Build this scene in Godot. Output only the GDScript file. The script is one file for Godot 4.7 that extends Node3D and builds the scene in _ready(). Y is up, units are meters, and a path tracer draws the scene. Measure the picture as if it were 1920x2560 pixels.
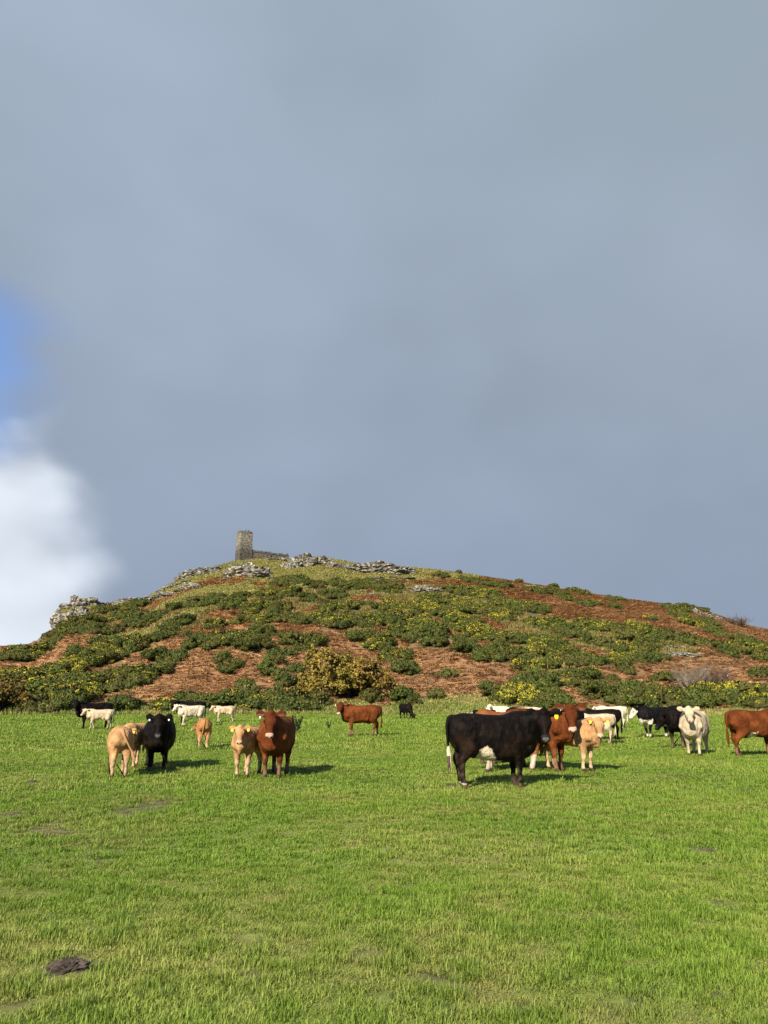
extends Node3D

const EYE := 1.55
var rng := RandomNumberGenerator.new()
var n_big := FastNoiseLite.new()
var n_mid := FastNoiseLite.new()
var n_fine := FastNoiseLite.new()
var n_patch := FastNoiseLite.new()
var used := {}
var mask := PackedByteArray()      # plant cover of the hill on one-metre squares: 0 bracken, 1 gorse, 2 grass

# hill crest: bearing (x over distance), distance, height
var crest := [
	[-0.6698, 150, 10], [-0.5726, 160, 11.8], [-0.5121, 172, 14], [-0.4753, 185, 15.4], [-0.4586, 200, 17.5], [-0.45, 210, 20.6],
	[-0.4378, 218, 23.1], [-0.4299, 225, 29.2], [-0.3945, 232, 32.3], [-0.3723, 238, 32.3], [-0.3539, 244, 34.2], [-0.3197, 258, 37],
	[-0.3017, 266, 41.1], [-0.2745, 276, 46.8], [-0.2406, 288, 52.8], [-0.2062, 297, 57.3], [-0.1809, 302, 59.2], [-0.1332, 306, 60.2],
	[-0.0888, 306, 61.2], [-0.0633, 305, 59.4], [-0.0346, 304, 57.6], [-0.006, 303, 57.8], [0.0257, 300, 55.6], [0.0574, 298, 54.6],
	[0.1079, 294, 52], [0.1645, 290, 48.7], [0.2333, 284, 44.7], [0.2769, 280, 42], [0.3266, 275, 39.2], [0.3823, 268, 36.2],
	[0.4374, 262, 32.5], [0.4794, 256, 27.9], [0.515, 252, 25.5], [0.5994, 240, 19.4], [0.7179, 220, 11.9],
]
# gorse: x, distance, half width, half depth, half height, share in flower
var gorse := [
	[-74.6, 149.9, 5.3, 9, 3, 0.35], [-73.5, 160.1, 6, 8.4, 2.8, 0.5], [-53.2, 126.2, 4.7, 10.4, 2.5, 0.5], [-55.6, 113.5, 3.7, 8.1, 3.1, 0.5], [-52.1, 117, 5, 11, 2.9, 0.6], [-44.8, 109.5, 3.6, 7.8, 2.2, 0.5],
	[-42.8, 114.2, 3.1, 6.9, 2, 0.4], [-50.7, 144.3, 4.5, 9.9, 1.5, 0.5], [-50.8, 132.7, 3.3, 7.3, 1.7, 0.3], [-47.1, 142.6, 1.5, 3.3, 1.2, 0.3], [-38.7, 116.5, 3.2, 7, 1.5, 0.3], [-47.2, 131.6, 1.6, 3.6, 1.2, 0.5],
	[-36, 128.3, 2.1, 4.7, 1.6, 0.1], [-40.4, 131.6, 1.6, 3.6, 1.4, 0.1], [-46.7, 100.7, 5, 11.1, 2.3, 0.1], [-40.9, 99.1, 3, 6.6, 1.5, 0.6], [-45.8, 94.9, 3.6, 7.8, 1.4, 0.2], [-40.6, 91.9, 3.5, 7.6, 1.4, 0.1],
	[-31, 92.2, 1.7, 3.8, 1, 0.15], [-26.6, 92.4, 0.8, 1.7, 0.5, 0.4], [-41.5, 110.4, 1.7, 3.6, 1.1, 0.2], [-37.3, 108.2, 1.4, 3, 0.8, 0], [-34.4, 120.6, 0.6, 1.4, 0.6, 0], [-44.6, 149.6, 1.9, 4.1, 0.9, 0],
	[-46.7, 161.1, 1.3, 3, 0.8, 0], [-40.6, 153.8, 0.5, 1.1, 0.3, 0], [-35.1, 136.7, 1.3, 2.8, 1.3, 0], [-36.2, 145.2, 0.8, 1.7, 0.6, 0], [-28.9, 141.7, 5, 10.2, 1.8, 0.1], [-30.7, 134.6, 1.7, 3.7, 0.8, 0],
	[-24, 131.4, 1.6, 3.6, 1, 0], [-26.5, 124.7, 0.8, 1.7, 0.7, 0], [-24.2, 118.6, 0.9, 1.9, 0.6, 0], [-23.3, 120.1, 0.5, 1.1, 0.5, 0], [-74.7, 186.7, 3.9, 8.6, 2.3, 0.05], [-80.1, 215.2, 3.6, 7.9, 1.8, 0.05],
	[-70.6, 167.6, 3.5, 7.7, 1.7, 0], [-88.8, 197.5, 2.1, 4.5, 1.6, 0], [-64.2, 168, 4.2, 8.7, 1.1, 0], [-71.2, 200.7, 2.9, 6.4, 1.7, 0.4], [-74.5, 215.6, 1.8, 4, 0.9, 0.7], [-77.1, 232.6, 3.9, 8.5, 1.5, 0],
	[-66.9, 202.7, 3.4, 7.4, 1.7, 0], [-59.6, 185.6, 4.3, 9.4, 1.4, 0], [-49, 171.7, 2.1, 4.7, 0.9, 0], [-54.7, 193.6, 2.4, 5.3, 1.6, 0], [-47.3, 174.1, 2.2, 4.8, 1.5, 0], [-48.9, 202.3, 5.5, 12.1, 2.1, 0],
	[-37.5, 166, 2.4, 5.3, 1.6, 0.6], [-32.9, 167.3, 2.1, 4.6, 1.4, 0.4], [-32.8, 181.6, 2.3, 5, 1.1, 0.5], [-40.5, 208.4, 2.6, 5.7, 1.3, 0.1], [-38.8, 188.2, 3.1, 6.9, 1.6, 0.2], [-24.1, 96.2, 1.6, 3, 0.7, 0.05],
	[-20, 95.2, 2, 4.1, 1, 0.1], [-18, 96.2, 1.2, 2.6, 1.2, 0.1], [-16.4, 93.9, 1.2, 2.4, 0.6, 0.4], [-18.6, 103.2, 1.3, 2.8, 0.6, 0.1], [-43.9, 88.6, 1.3, 2.9, 0.9, 0.1], [-37.5, 89.9, 1.4, 3, 0.8, 0],
	[-22, 95.6, 1.2, 2.5, 0.6, 0], [-24.3, 149.3, 1.9, 4.1, 1.1, 0.1], [-18.1, 144.3, 1.7, 3.6, 1.4, 0], [-13.3, 143.4, 2.1, 4.6, 1.8, 0.1], [-14.8, 131.1, 1.4, 3, 1, 0], [-17.2, 126.5, 1.2, 2.6, 0.8, 0],
	[-17.9, 122, 1.1, 2.5, 0.6, 0], [-17.7, 115.1, 1.1, 2.4, 0.7, 0.1], [-15, 110.6, 1.2, 2.5, 0.7, 0.2], [-14, 118.4, 0.9, 1.8, 0.4, 0.5], [-22.4, 136.5, 2.3, 4.7, 0.9, 0.2], [-26.6, 187.9, 3.5, 7.8, 1.6, 0.2],
	[-30.4, 189.4, 3.2, 7, 1.6, 0.5], [-32.4, 212.2, 4, 8.8, 1.8, 0.4], [-27.5, 215.6, 2.7, 5.9, 1.3, 0.4], [-21.2, 206.8, 2.2, 4.7, 1.5, 0], [-30.5, 241.6, 5.5, 12.2, 2.5, 0.1], [-33.6, 235.4, 2.9, 6.5, 2, 0.3],
	[-27.1, 169.7, 3.5, 7.8, 1.2, 0.4], [-22.5, 172, 3.6, 7.9, 1.3, 0.2], [-18.2, 165.6, 2.1, 4.6, 1, 0], [-16.7, 199.9, 1.9, 4.1, 1, 0], [-15, 216.9, 3.6, 8, 1.4, 0], [-13.5, 239.2, 5.5, 12.1, 1.7, 0.1],
	[-6.8, 248.5, 5.2, 11.3, 1.6, 0.3], [1, 240.2, 5.5, 12.1, 2, 0.1], [-21.5, 228, 2.9, 6.3, 1.4, 0], [-12.2, 168, 4.2, 9.3, 1.8, 0.4], [-10.8, 192, 4, 8.8, 1.8, 0.3], [-5.5, 202.7, 1.7, 3.7, 1.1, 0],
	[-4.7, 176.2, 5.5, 12.1, 2.2, 0.3], [0.8, 183.8, 5, 11, 2.3, 0.3], [2.9, 200.3, 3.8, 8.3, 1.7, 0.6], [6.3, 177.6, 5.6, 12.2, 2.6, 0.4], [10.5, 200.3, 5.4, 12, 2.5, 0.6], [16, 218.2, 5.9, 13, 2.3, 0.3],
	[16.9, 193.2, 5.2, 11.5, 2.8, 0.4], [19.1, 176.9, 4.4, 9.7, 2.2, 0.5], [24.3, 204.3, 6, 13.1, 3, 0.4], [28.8, 192.4, 4.8, 10.6, 2.8, 0.4], [35.5, 220.4, 4.6, 10.1, 2.8, 0.3], [32.4, 237.8, 6, 13.1, 2, 0.4],
	[23.7, 240.7, 5, 11, 1.5, 0.3], [8.9, 158.8, 5.6, 12.4, 2, 0.1], [3.9, 157.2, 3, 6.5, 1.5, 0.3], [0, 146.6, 2.1, 4.7, 1.4, 0.4], [-4.3, 151.1, 2.5, 5.5, 0.9, 0], [-1.5, 146, 1.8, 3.5, 0.6, 0.6],
	[11.7, 149.6, 1.2, 2.7, 1.1, 0], [14, 136.5, 2.1, 4.7, 1.6, 0], [2, 135.6, 2.5, 5.6, 1.3, 0.2], [1.3, 128.3, 1.1, 2.4, 1.1, 0.3], [3.8, 122.5, 1.4, 3.1, 0.7, 0], [10, 122, 0.5, 1.1, 0.4, 0],
	[21.7, 137, 2.6, 5.7, 2, 0], [16.5, 129.8, 0.5, 1.2, 0.4, 0], [19.7, 129.8, 0.8, 1.8, 0.7, 0], [21.3, 166.3, 4.2, 9.2, 2.1, 0.6], [24.7, 163.7, 3.4, 7.5, 1.7, 0.4], [16, 152, 1.6, 3.5, 0.8, 0],
	[21.9, 280.1, 2.9, 6.4, 1.2, 0], [39, 268.6, 6.7, 6.7, 2.2, 0], [31.7, 274, 3.4, 7.5, 1.1, 0], [29.4, 292.7, 1.2, 2.2, 0.7, 0], [-10, 97, 3.2, 5, 1.2, 0], [-14.4, 96.8, 2.2, 4.1, 1, 0.1],
	[2.6, 100.1, 1.7, 3.7, 1.3, 0], [7.4, 101.1, 0.5, 1.2, 0.6, 0], [14.6, 101.7, 1.5, 3.3, 0.7, 0], [15.9, 97.3, 0.8, 1.8, 1, 0.7], [-1.8, 99.3, 0.6, 1.4, 0.5, 0], [42.7, 268.1, 3.6, 7.1, 2.4, 0],
	[52.9, 287.5, 0.8, 1.7, 0.8, 0], [54.7, 260.7, 4.6, 6.1, 2, 0], [65.2, 282.9, 1.9, 3.8, 1.3, 0], [61.9, 259.1, 2.9, 6.3, 1.4, 0], [61.5, 246.5, 1.9, 4.2, 1.4, 0], [72.5, 275.1, 3.7, 5.5, 1.8, 0.3],
	[83.8, 267, 3.6, 3.2, 1.1, 0.1], [65.7, 241.1, 3.2, 7.1, 1.1, 0], [70.3, 245, 1.9, 4.2, 1.1, 0.5], [74.4, 237.8, 1.6, 3.5, 0.8, 0], [99.7, 254, 4.5, 6.8, 2.3, 0.1], [107.3, 262.8, 2.6, 5.2, 1.7, 0],
	[112.7, 262.8, 1.7, 3.1, 1, 0], [91.6, 232.6, 3.1, 6.8, 1.3, 0.2], [87, 210.9, 2.8, 6.2, 1.2, 0.8], [96, 220.9, 2.9, 6.5, 2, 0], [89.3, 204.7, 1.8, 4, 0.9, 0], [75.1, 208.4, 1.2, 2.5, 0.9, 0.5],
	[36.9, 212.6, 6.1, 13.5, 2.8, 0.3], [43.4, 210.1, 3.7, 8.2, 2.3, 0.3], [39.6, 183, 4.9, 10.7, 2.4, 0.4], [30, 155.1, 6.2, 13.6, 2.4, 0.2], [42.2, 174.1, 3.9, 8.5, 1.9, 0.2], [48.4, 182.7, 2.8, 6.2, 1.6, 0.4],
	[50.9, 177.6, 2.8, 6.1, 1.8, 0.6], [43.5, 156, 2.8, 6.1, 1.4, 0], [55.6, 175.5, 3.5, 7.7, 1.9, 0.1], [63.8, 185.6, 3.7, 8.1, 1.9, 0.6], [63.9, 173.1, 4.2, 9.3, 1.9, 0.1], [54.3, 156.6, 4.2, 9.2, 1.7, 0.3],
	[61.4, 159.1, 3.2, 7, 1.4, 0], [68.1, 167, 2.2, 4.9, 1.3, 0.2], [46.7, 142.6, 2.8, 6.3, 1.4, 0.3], [49.2, 138.4, 2.5, 5.4, 1.4, 0.1], [22.9, 137.5, 3.7, 8, 1.5, 0.1], [28.1, 141.2, 1.9, 4.1, 0.9, 0.7],
	[33.3, 140.9, 3.1, 6.9, 1.4, 0.1], [23.4, 126.5, 2, 4.3, 1, 0.8], [28.2, 128.3, 1.7, 3.8, 1.1, 0.4], [33.7, 131.1, 3.2, 7, 1.6, 0.3], [35.4, 127, 2, 4.3, 1.1, 0], [24.1, 119.1, 2.1, 4.6, 0.9, 0],
	[40.7, 129, 1.7, 3.8, 1.1, 0.6], [38.2, 119.8, 1.6, 3.5, 1.3, 0], [44, 128.8, 1.7, 3.8, 1.1, 0], [29.7, 115.8, 2.8, 6, 1, 0.1], [34.5, 112.6, 0.9, 1.9, 0.7, 0], [21.7, 108.9, 2.9, 6.4, 1.2, 0],
	[69.8, 157.9, 2.8, 6.2, 1.7, 0.2], [84.7, 188.2, 2.1, 4.6, 1, 0], [77.7, 161.1, 3.9, 8.6, 1.8, 0.3], [88.4, 175.9, 2.3, 5.1, 1.6, 0.6], [95, 193.6, 2.6, 5.7, 1.1, 0], [18.1, 99.9, 2, 4.4, 1, 0.8],
	[21, 97.5, 2.4, 4.8, 1, 0.1], [25.8, 105.9, 0.9, 2.1, 0.7, 0.5], [28.5, 100.9, 2.2, 4.9, 1.2, 0], [40.3, 110.9, 1.5, 3.2, 1, 0], [34.1, 100.3, 2.4, 5.4, 1.1, 0.05], [36.1, 97, 2.8, 6.1, 1.3, 0.05],
	[37.8, 96, 2.1, 4.7, 1.1, 0.1], [49, 104.2, 2.8, 6.1, 1.4, 0.7], [44.2, 101.1, 1.8, 3.9, 0.7, 0.7], [41.8, 96.8, 1.9, 4.2, 1, 0.1], [43, 93.9, 2.5, 5.5, 1, 0.1], [44.5, 90.2, 1.2, 2.6, 0.9, 0.7],
	[38.5, 92.8, 1.6, 3.6, 0.8, 0.1], [31, 94.3, 1.7, 3.7, 0.8, 0.05], [60.7, 120.8, 1.1, 2.4, 1.1, 0],
]
# turf patches on the hill: x, distance, half width, half depth
var turf := [
	[-47.4, 184.1, 2.7, 5.9], [-51.8, 173.8, 3.6, 8], [-55.3, 168.3, 4.6, 8], [-61.2, 218.7, 3.6, 8], [-47.3, 217.3, 10, 21.9], [-58.5, 163, 3.1, 5.9],
	[-89, 221.3, 3.7, 2.8], [-56.6, 227.1, 5.7, 12.5], [-65.1, 210.1, 2.6, 5.8], [-17.2, 248.5, 11.9, 26.2], [-32.4, 264.9, 14.4, 11.6], [6.9, 271.3, 12.5, 9.3],
	[-7.1, 261.7, 8.7, 18.2], [19.6, 289.2, 5.4, 4], [-10, 208.4, 1.7, 3.8], [8.2, 96.8, 7.7, 5.4], [-4.1, 97.2, 2.6, 2.2], [-41.1, 253.5, 6.3, 14],
	[-23.6, 234, 5.9, 12.9], [4.4, 292.7, 12.2, 8.6], [-35.6, 232.6, 2.9, 6.4], [56.3, 279.6, 3.7, 2.6], [57.7, 139.5, 0.5, 1],
]
# rough green heath between the gorse, and bracken left bare in it
var heath := [
	[-44.3, 203.9, 10, 22], [-48, 179.4, 5.7, 12.6], [-73.3, 197.5, 7.7, 12.7], [-70.4, 171, 4.1, 9.1], [-16.3, 205.9, 17, 34.3], [9.9, 215.6, 17.5, 38.5],
	[30.5, 218.2, 10.5, 23.1], [2.5, 172.7, 12.1, 20.8], [-28.9, 180.5, 4.3, 9.5], [34.4, 187.1, 8.3, 18.3], [43.2, 166.3, 10.5, 23.1], [53.2, 158.5, 8.4, 18.5],
	[28.7, 134, 5.8, 10.9],
]
var brake := [
	[-24.1, 202.3, 1.4, 4.4], [-18.8, 188.2, 2.1, 4.7], [-5.8, 213.9, 4, 8.7], [30, 264.4, 3, 6.6], [25.6, 295.7, 4.3, 3], [-1, 162.4, 3, 5.2],
	[-18.1, 174.1, 1.4, 3.8], [53.2, 217.8, 2.8, 6.2], [78.9, 232.6, 8, 17.5], [40.5, 163, 1.8, 3.9],
]
# worn soil spots in the pasture: x, distance, radius
var soil := [
	[-1.99, 4.5, 0.06], [-0.74, 5.02, 0.05], [-0.76, 4.6, 0.03], [-0.23, 4.88, 0.04], [-1.28, 4.8, 0.02], [-0.93, 5.68, 0.07], [-0.09, 5.38, 0.07], [0.24, 4.96, 0.05],
	[0.37, 4.92, 0.06], [0.43, 4.8, 0.05], [0.92, 4.52, 0.03], [1.3, 4.58, 0.06], [0.36, 5.7, 0.04], [0.77, 4.92, 0.03], [2.54, 7.16, 0.04], [0.23, 7.16, 0.06],
	[0.22, 4.62, 0.03], [0.47, 5.38, 0.03], [0.06, 4.6, 0.03], [0.74, 4.48, 0.04], [0.33, 4.44, 0.04], [1.82, 4.7, 0.04], [2.7, 6.6, 0.08], [-3.73, 12.02, 0.26],
	[-3.66, 12.36, 0.23], [-3.9, 11.59, 0.22], [-4.19, 10, 0.19], [-4.39, 10.77, 0.13], [-5.42, 11.59, 0.22], [-7.13, 14.68, 0.09], [-3.65, 12.84, 0.2], [-4.47, 10.18, 0.16],
	[-2.97, 8.18, 0.1], [2.54, 13.12, 0.12], [2.51, 11.76, 0.09], [2.47, 10.85, 0.08], [4.01, 13.77, 0.11], [3.04, 11.41, 0.11], [3.66, 11.64, 0.09], [1.72, 9.14, 0.07],
	[2.16, 7.6, 0.03], [2.55, 7.18, 0.04], [0.23, 7.18, 0.06], [1.5, 8.3, 0.06], [3.25, 9.6, 0.05], [3.51, 8.8, 0.11], [1.94, 12.68, 0.1], [1.56, 12.84, 0.14],
	[2.05, 10.96, 0.07], [1.21, 8.54, 0.04], [-1.95, 5.1, 0.12],
]

# ---------------------------------------------------------------- helpers
func numbered(called: String) -> String:
	if not used.has(called):
		used[called] = 0
		return called
	used[called] += 1
	return "%s_%03d" % [called, used[called]]

func tag(o: Node, label: String, category: String, group := "", kind := "") -> Node:
	if label: o.set_meta("label", label)
	if category: o.set_meta("category", category)
	if group: o.set_meta("group", group)
	if kind: o.set_meta("kind", kind)
	return o

func thing(called: String, label: String, category: String, at: Vector3, turn := 0.0, group := "") -> Node3D:
	var o := Node3D.new()
	o.name = numbered(called)
	add_child(o)
	o.position = at
	o.rotation.y = turn
	tag(o, label, category, group)
	return o

func part(called: String, mesh: Mesh, mat: Material, parent: Node, at := Vector3.ZERO) -> MeshInstance3D:
	var o := MeshInstance3D.new()
	o.name = called if parent != self else numbered(called)
	o.mesh = mesh
	if mat: o.material_override = mat
	o.position = at
	parent.add_child(o, true)
	return o

func many(called: String, mesh: Mesh, mat: Material, parent: Node, buf: PackedFloat32Array) -> MultiMeshInstance3D:
	var mm := MultiMesh.new()
	mm.transform_format = MultiMesh.TRANSFORM_3D
	mm.use_colors = true
	mm.mesh = mesh
	mm.instance_count = buf.size() / 16
	mm.buffer = buf
	var o := MultiMeshInstance3D.new()
	o.name = called if parent != self else numbered(called)
	o.multimesh = mm
	o.material_override = mat
	parent.add_child(o, true)
	o.set_meta("kind", "stuff")
	return o

func push(buf: PackedFloat32Array, b: Basis, p: Vector3, c: Color) -> void:
	buf.append_array(PackedFloat32Array([b.x.x, b.y.x, b.z.x, p.x, b.x.y, b.y.y, b.z.y, p.y, b.x.z, b.y.z, b.z.z, p.z, c.r, c.g, c.b, 1.0]))

func lin(r: float, g: float, b: float) -> Color:
	return Color(r, g, b).linear_to_srgb()

func noise(s: int, freq: float, oct := 3) -> FastNoiseLite:
	var n := FastNoiseLite.new()
	n.seed = s
	n.noise_type = FastNoiseLite.TYPE_SIMPLEX_SMOOTH
	n.frequency = freq
	n.fractal_octaves = oct
	return n

func grain(s: int, freq: float, lo: float, hi: float, size := 256, oct := 4) -> ImageTexture:
	var im: Image = noise(s, freq, oct).get_seamless_image(size, size)
	im.convert(Image.FORMAT_RGBA8)
	for y in size:
		for x in size:
			var v := lerpf(lo, hi, im.get_pixel(x, y).r)
			im.set_pixel(x, y, Color(v, v, v))
	return ImageTexture.create_from_image(im)

func mat(rough: float, tex: Texture2D = null, scale := 1.0, bump := 0.0, world := true, spec := 0.5) -> StandardMaterial3D:
	var m := StandardMaterial3D.new()
	m.vertex_color_use_as_albedo = true
	m.roughness = rough
	m.metallic_specular = spec
	if tex:
		m.albedo_texture = tex
		m.uv1_triplanar = true
		m.uv1_world_triplanar = world
		m.uv1_scale = Vector3.ONE * scale
		if bump > 0.0:
			m.heightmap_enabled = true
			m.heightmap_texture = tex
			m.heightmap_scale = bump
	return m

func flat_mat(c: Color, rough := 0.8) -> StandardMaterial3D:
	var m := StandardMaterial3D.new()
	m.albedo_color = c
	m.roughness = rough
	return m

class Soup:
	var v := PackedVector3Array()
	var n := PackedVector3Array()
	var c := PackedColorArray()
	var i := PackedInt32Array()
	func add(p: Vector3, q: Vector3, col: Color) -> int:
		v.append(p); n.append(q); c.append(col)
		return v.size() - 1
	func tri(a: Vector3, b: Vector3, d: Vector3, q: Vector3, col: Color) -> void:
		var k := v.size()
		if (d - a).cross(b - a).dot(q) < 0.0:
			var e := b
			b = d
			d = e
		v.append_array(PackedVector3Array([a, b, d]))
		n.append_array(PackedVector3Array([q, q, q]))
		c.append_array(PackedColorArray([col, col, col]))
		i.append_array(PackedInt32Array([k, k + 1, k + 2]))
	func leaf(a: Vector3, b: Vector3, d: Vector3, q: Vector3, col: Color, bend := 0.3) -> void:    # a small flat face, its normal bent a little outwards
		var g := (d - a).cross(b - a).normalized()
		if g.dot(q) < 0.0: g = -g
		tri(a, b, d, (g + q.normalized() * bend).normalized(), col)
	func face(a: Vector3, b: Vector3, d: Vector3, col: Color) -> void:
		tri(a, b, d, (d - a).cross(b - a).normalized(), col)
	func quad(a: Vector3, b: Vector3, d: Vector3, e: Vector3, col: Color) -> void:
		face(a, b, d, col); face(a, d, e, col)
	func box(lo: Vector3, hi: Vector3, col: Color) -> void:
		var p := []
		for k in 8: p.append(Vector3(hi.x if k & 1 else lo.x, hi.y if k & 2 else lo.y, hi.z if k & 4 else lo.z))
		quad(p[0], p[2], p[3], p[1], col); quad(p[5], p[7], p[6], p[4], col)
		quad(p[4], p[6], p[2], p[0], col); quad(p[1], p[3], p[7], p[5], col)
		quad(p[2], p[6], p[7], p[3], col); quad(p[4], p[0], p[1], p[5], col)
	func tube(pts: PackedVector3Array, rad: PackedFloat32Array, sides: int, col: Color) -> void:
		var base := v.size()
		for k in pts.size():
			var d := (pts[mini(k + 1, pts.size() - 1)] - pts[maxi(k - 1, 0)]).normalized()
			var a := d.cross(Vector3(0.31, 0.2, 0.93)).normalized()
			var b := d.cross(a)
			for s in sides:
				var t := TAU * s / sides
				var q := a * cos(t) + b * sin(t)
				add(pts[k] + q * rad[k], q, col)
		for k in pts.size() - 1:
			for s in sides:
				var p := base + k * sides + s
				var q := base + k * sides + (s + 1) % sides
				i.append_array(PackedInt32Array([p, p + sides, q, q, p + sides, q + sides]))
	func mesh() -> ArrayMesh:
		var a := []
		a.resize(Mesh.ARRAY_MAX)
		a[Mesh.ARRAY_VERTEX] = v; a[Mesh.ARRAY_NORMAL] = n; a[Mesh.ARRAY_COLOR] = c; a[Mesh.ARRAY_INDEX] = i
		var m := ArrayMesh.new()
		m.add_surface_from_arrays(Mesh.PRIMITIVE_TRIANGLES, a)
		return m

# ---------------------------------------------------------------- the lie of the land (d = metres ahead, -z)
func pasture(d: float) -> float:
	return 0.005 * maxf(0.0, minf(d, 95.0) - 31.0)

func foot(x: float) -> float:
	return 93.0 - minf(14.0, x * x * 0.004)

func crest_at(u: float) -> Vector2:
	if u <= crest[0][0]: return Vector2(crest[0][1], crest[0][2])
	for k in crest.size() - 1:
		var b = crest[k + 1]
		if u <= b[0]:
			var a = crest[k]
			var t: float = (u - a[0]) / (b[0] - a[0])
			return Vector2(lerpf(a[1], b[1], t), lerpf(a[2], b[2], t))
	return Vector2(crest[-1][1], crest[-1][2])

func rise(x: float, d: float) -> float:      # share of the way up the hill
	var d0 := foot(x)
	if d <= d0: return 0.0
	return (d - d0) / (crest_at(x / d).x - d0)

func ground(x: float, d: float) -> float:
	var g := pasture(d) + 0.05 * n_big.get_noise_2d(x * 2.0, d * 2.0)
	var d0 := foot(x)
	if d <= d0: return g
	var c := crest_at(x / d)
	var t := (d - d0) / (c.x - d0)
	var lumps := 2.6 * n_big.get_noise_2d(x, d) + 0.8 * n_mid.get_noise_2d(x, d)
	if t < 1.0:
		return g + (c.y - g) * (0.8 * t + 0.2 * t * t) + lumps * smoothstep(0.0, 0.15, t) * (1.0 - 0.92 * t)
	var s := d - c.x
	return maxf(c.y - 0.02 * s - 0.3 * maxf(0.0, s - 14.0), -2.0) + 0.2 * n_mid.get_noise_2d(x, d) * (1.0 - smoothstep(10.0, 30.0, s))

func on(x: float, d: float, up := 0.0) -> Vector3:
	return Vector3(x, ground(x, d) + up, -d)

func cover(x: float, d: float) -> int:
	var a := int(x + 220.0)
	var b := int(d - 60.0)
	if a < 0 or a >= 440 or b < 0 or b >= 290: return 0
	var what := mask[a + 440 * b]
	if what == 0:
		var u := x / d
		var t := rise(x, d) + 0.09 * n_mid.get_noise_2d(x * 1.5, d * 1.5)
		if u > -0.43 and u < 0.13 and t > lerpf(0.84, 0.93, clampf((u + 0.05) / 0.16, 0.0, 1.0)): return 2
	return what

func stamp(list: Array, what: int) -> void:
	for e in list:
		for b in range(int(e[1] - e[3] - 60.0), int(e[1] + e[3] - 60.0) + 2):
			for a in range(int(e[0] - e[2] + 220.0), int(e[0] + e[2] + 220.0) + 2):
				if a < 0 or a >= 440 or b < 0 or b >= 290: continue
				var p := Vector2((a - 220.0 - e[0]) / e[2], (b + 60.0 - e[1]) / e[3])
				if p.length() < 1.0 + 0.35 * n_mid.get_noise_2d(a * 2.0, b * 2.0): mask[a + 440 * b] = what

func sward(x: float, d: float) -> Color:     # the colour of the turf, patch by patch
	var a := n_patch.get_noise_2d(x, d)
	var b := n_fine.get_noise_2d(x, d)
	var c := n_mid.get_noise_2d(x * 1.7 + 90.0, d * 1.7)
	var lush := Color(0.14, 0.228, 0.025)
	var dull := Color(0.18, 0.228, 0.042)
	var dry := Color(0.24, 0.22, 0.07)
	var k := lush.lerp(dull, clampf(0.5 + a * 1.1 + c * 0.7, 0.0, 1.0))
	k = k.lerp(dry, clampf(b * 1.3 - 0.35 + a * 0.3, 0.0, 0.45))
	return k * (1.08 + 0.22 * c)

func worn(x: float, d: float) -> float:      # 1 in the middle of a bare spot
	var w := 0.0
	for s in soil:
		var dx: float = (x - s[0]) / (s[2] * 1.4)
		if absf(dx) > 2.0: continue
		var dz: float = (d - s[1]) / (s[2] * 1.4)
		var q := dx * dx + dz * dz
		if q < 4.0: w = maxf(w, 1.0 - sqrt(q) * 0.62 + 0.9 * n_fine.get_noise_2d(x * 5.0, d * 5.0))
	return clampf(w, 0.0, 1.0)

func hill_tint(x: float, d: float) -> Color:
	var t := rise(x, d)
	var what := cover(x, d)
	var a := n_mid.get_noise_2d(x * 2.0, d * 2.0)
	if t < 0.02 + 0.02 * a: return Color(0.12, 0.17, 0.03)
	if what == 2: return Color(0.17, 0.19, 0.045).lerp(Color(0.21, 0.18, 0.06), clampf(0.5 + a, 0, 1))
	if what == 3: return Color(0.115, 0.115, 0.035).lerp(Color(0.17, 0.12, 0.05), clampf(0.4 + a, 0, 1))
	if what == 1: return Color(0.085, 0.085, 0.026)
	return Color(0.25, 0.135, 0.063) * (1.0 + 0.3 * a)

func sheet(xs: PackedFloat32Array, ds: PackedFloat32Array, tint: Callable) -> ArrayMesh:
	var s := Soup.new()
	for d in ds:
		for x in xs:
			var h := ground(x, d)
			var e := 0.6
			var q := Vector3(h - ground(x + e, d), e, ground(x, d + e) - h)
			s.add(Vector3(x, h, -d), q.normalized(), tint.call(x, d))
	var w := xs.size()
	for r in ds.size() - 1:
		for k in w - 1:
			var p := r * w + k
			s.i.append_array(PackedInt32Array([p, p + w, p + 1, p + 1, p + w, p + w + 1]))
	return s.mesh()

func steps(a: float, b: float, by: float) -> PackedFloat32Array:
	var o := PackedFloat32Array()
	var n := int(round((b - a) / by))
	for k in n + 1: o.append(a + (b - a) * k / n)
	return o

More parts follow.
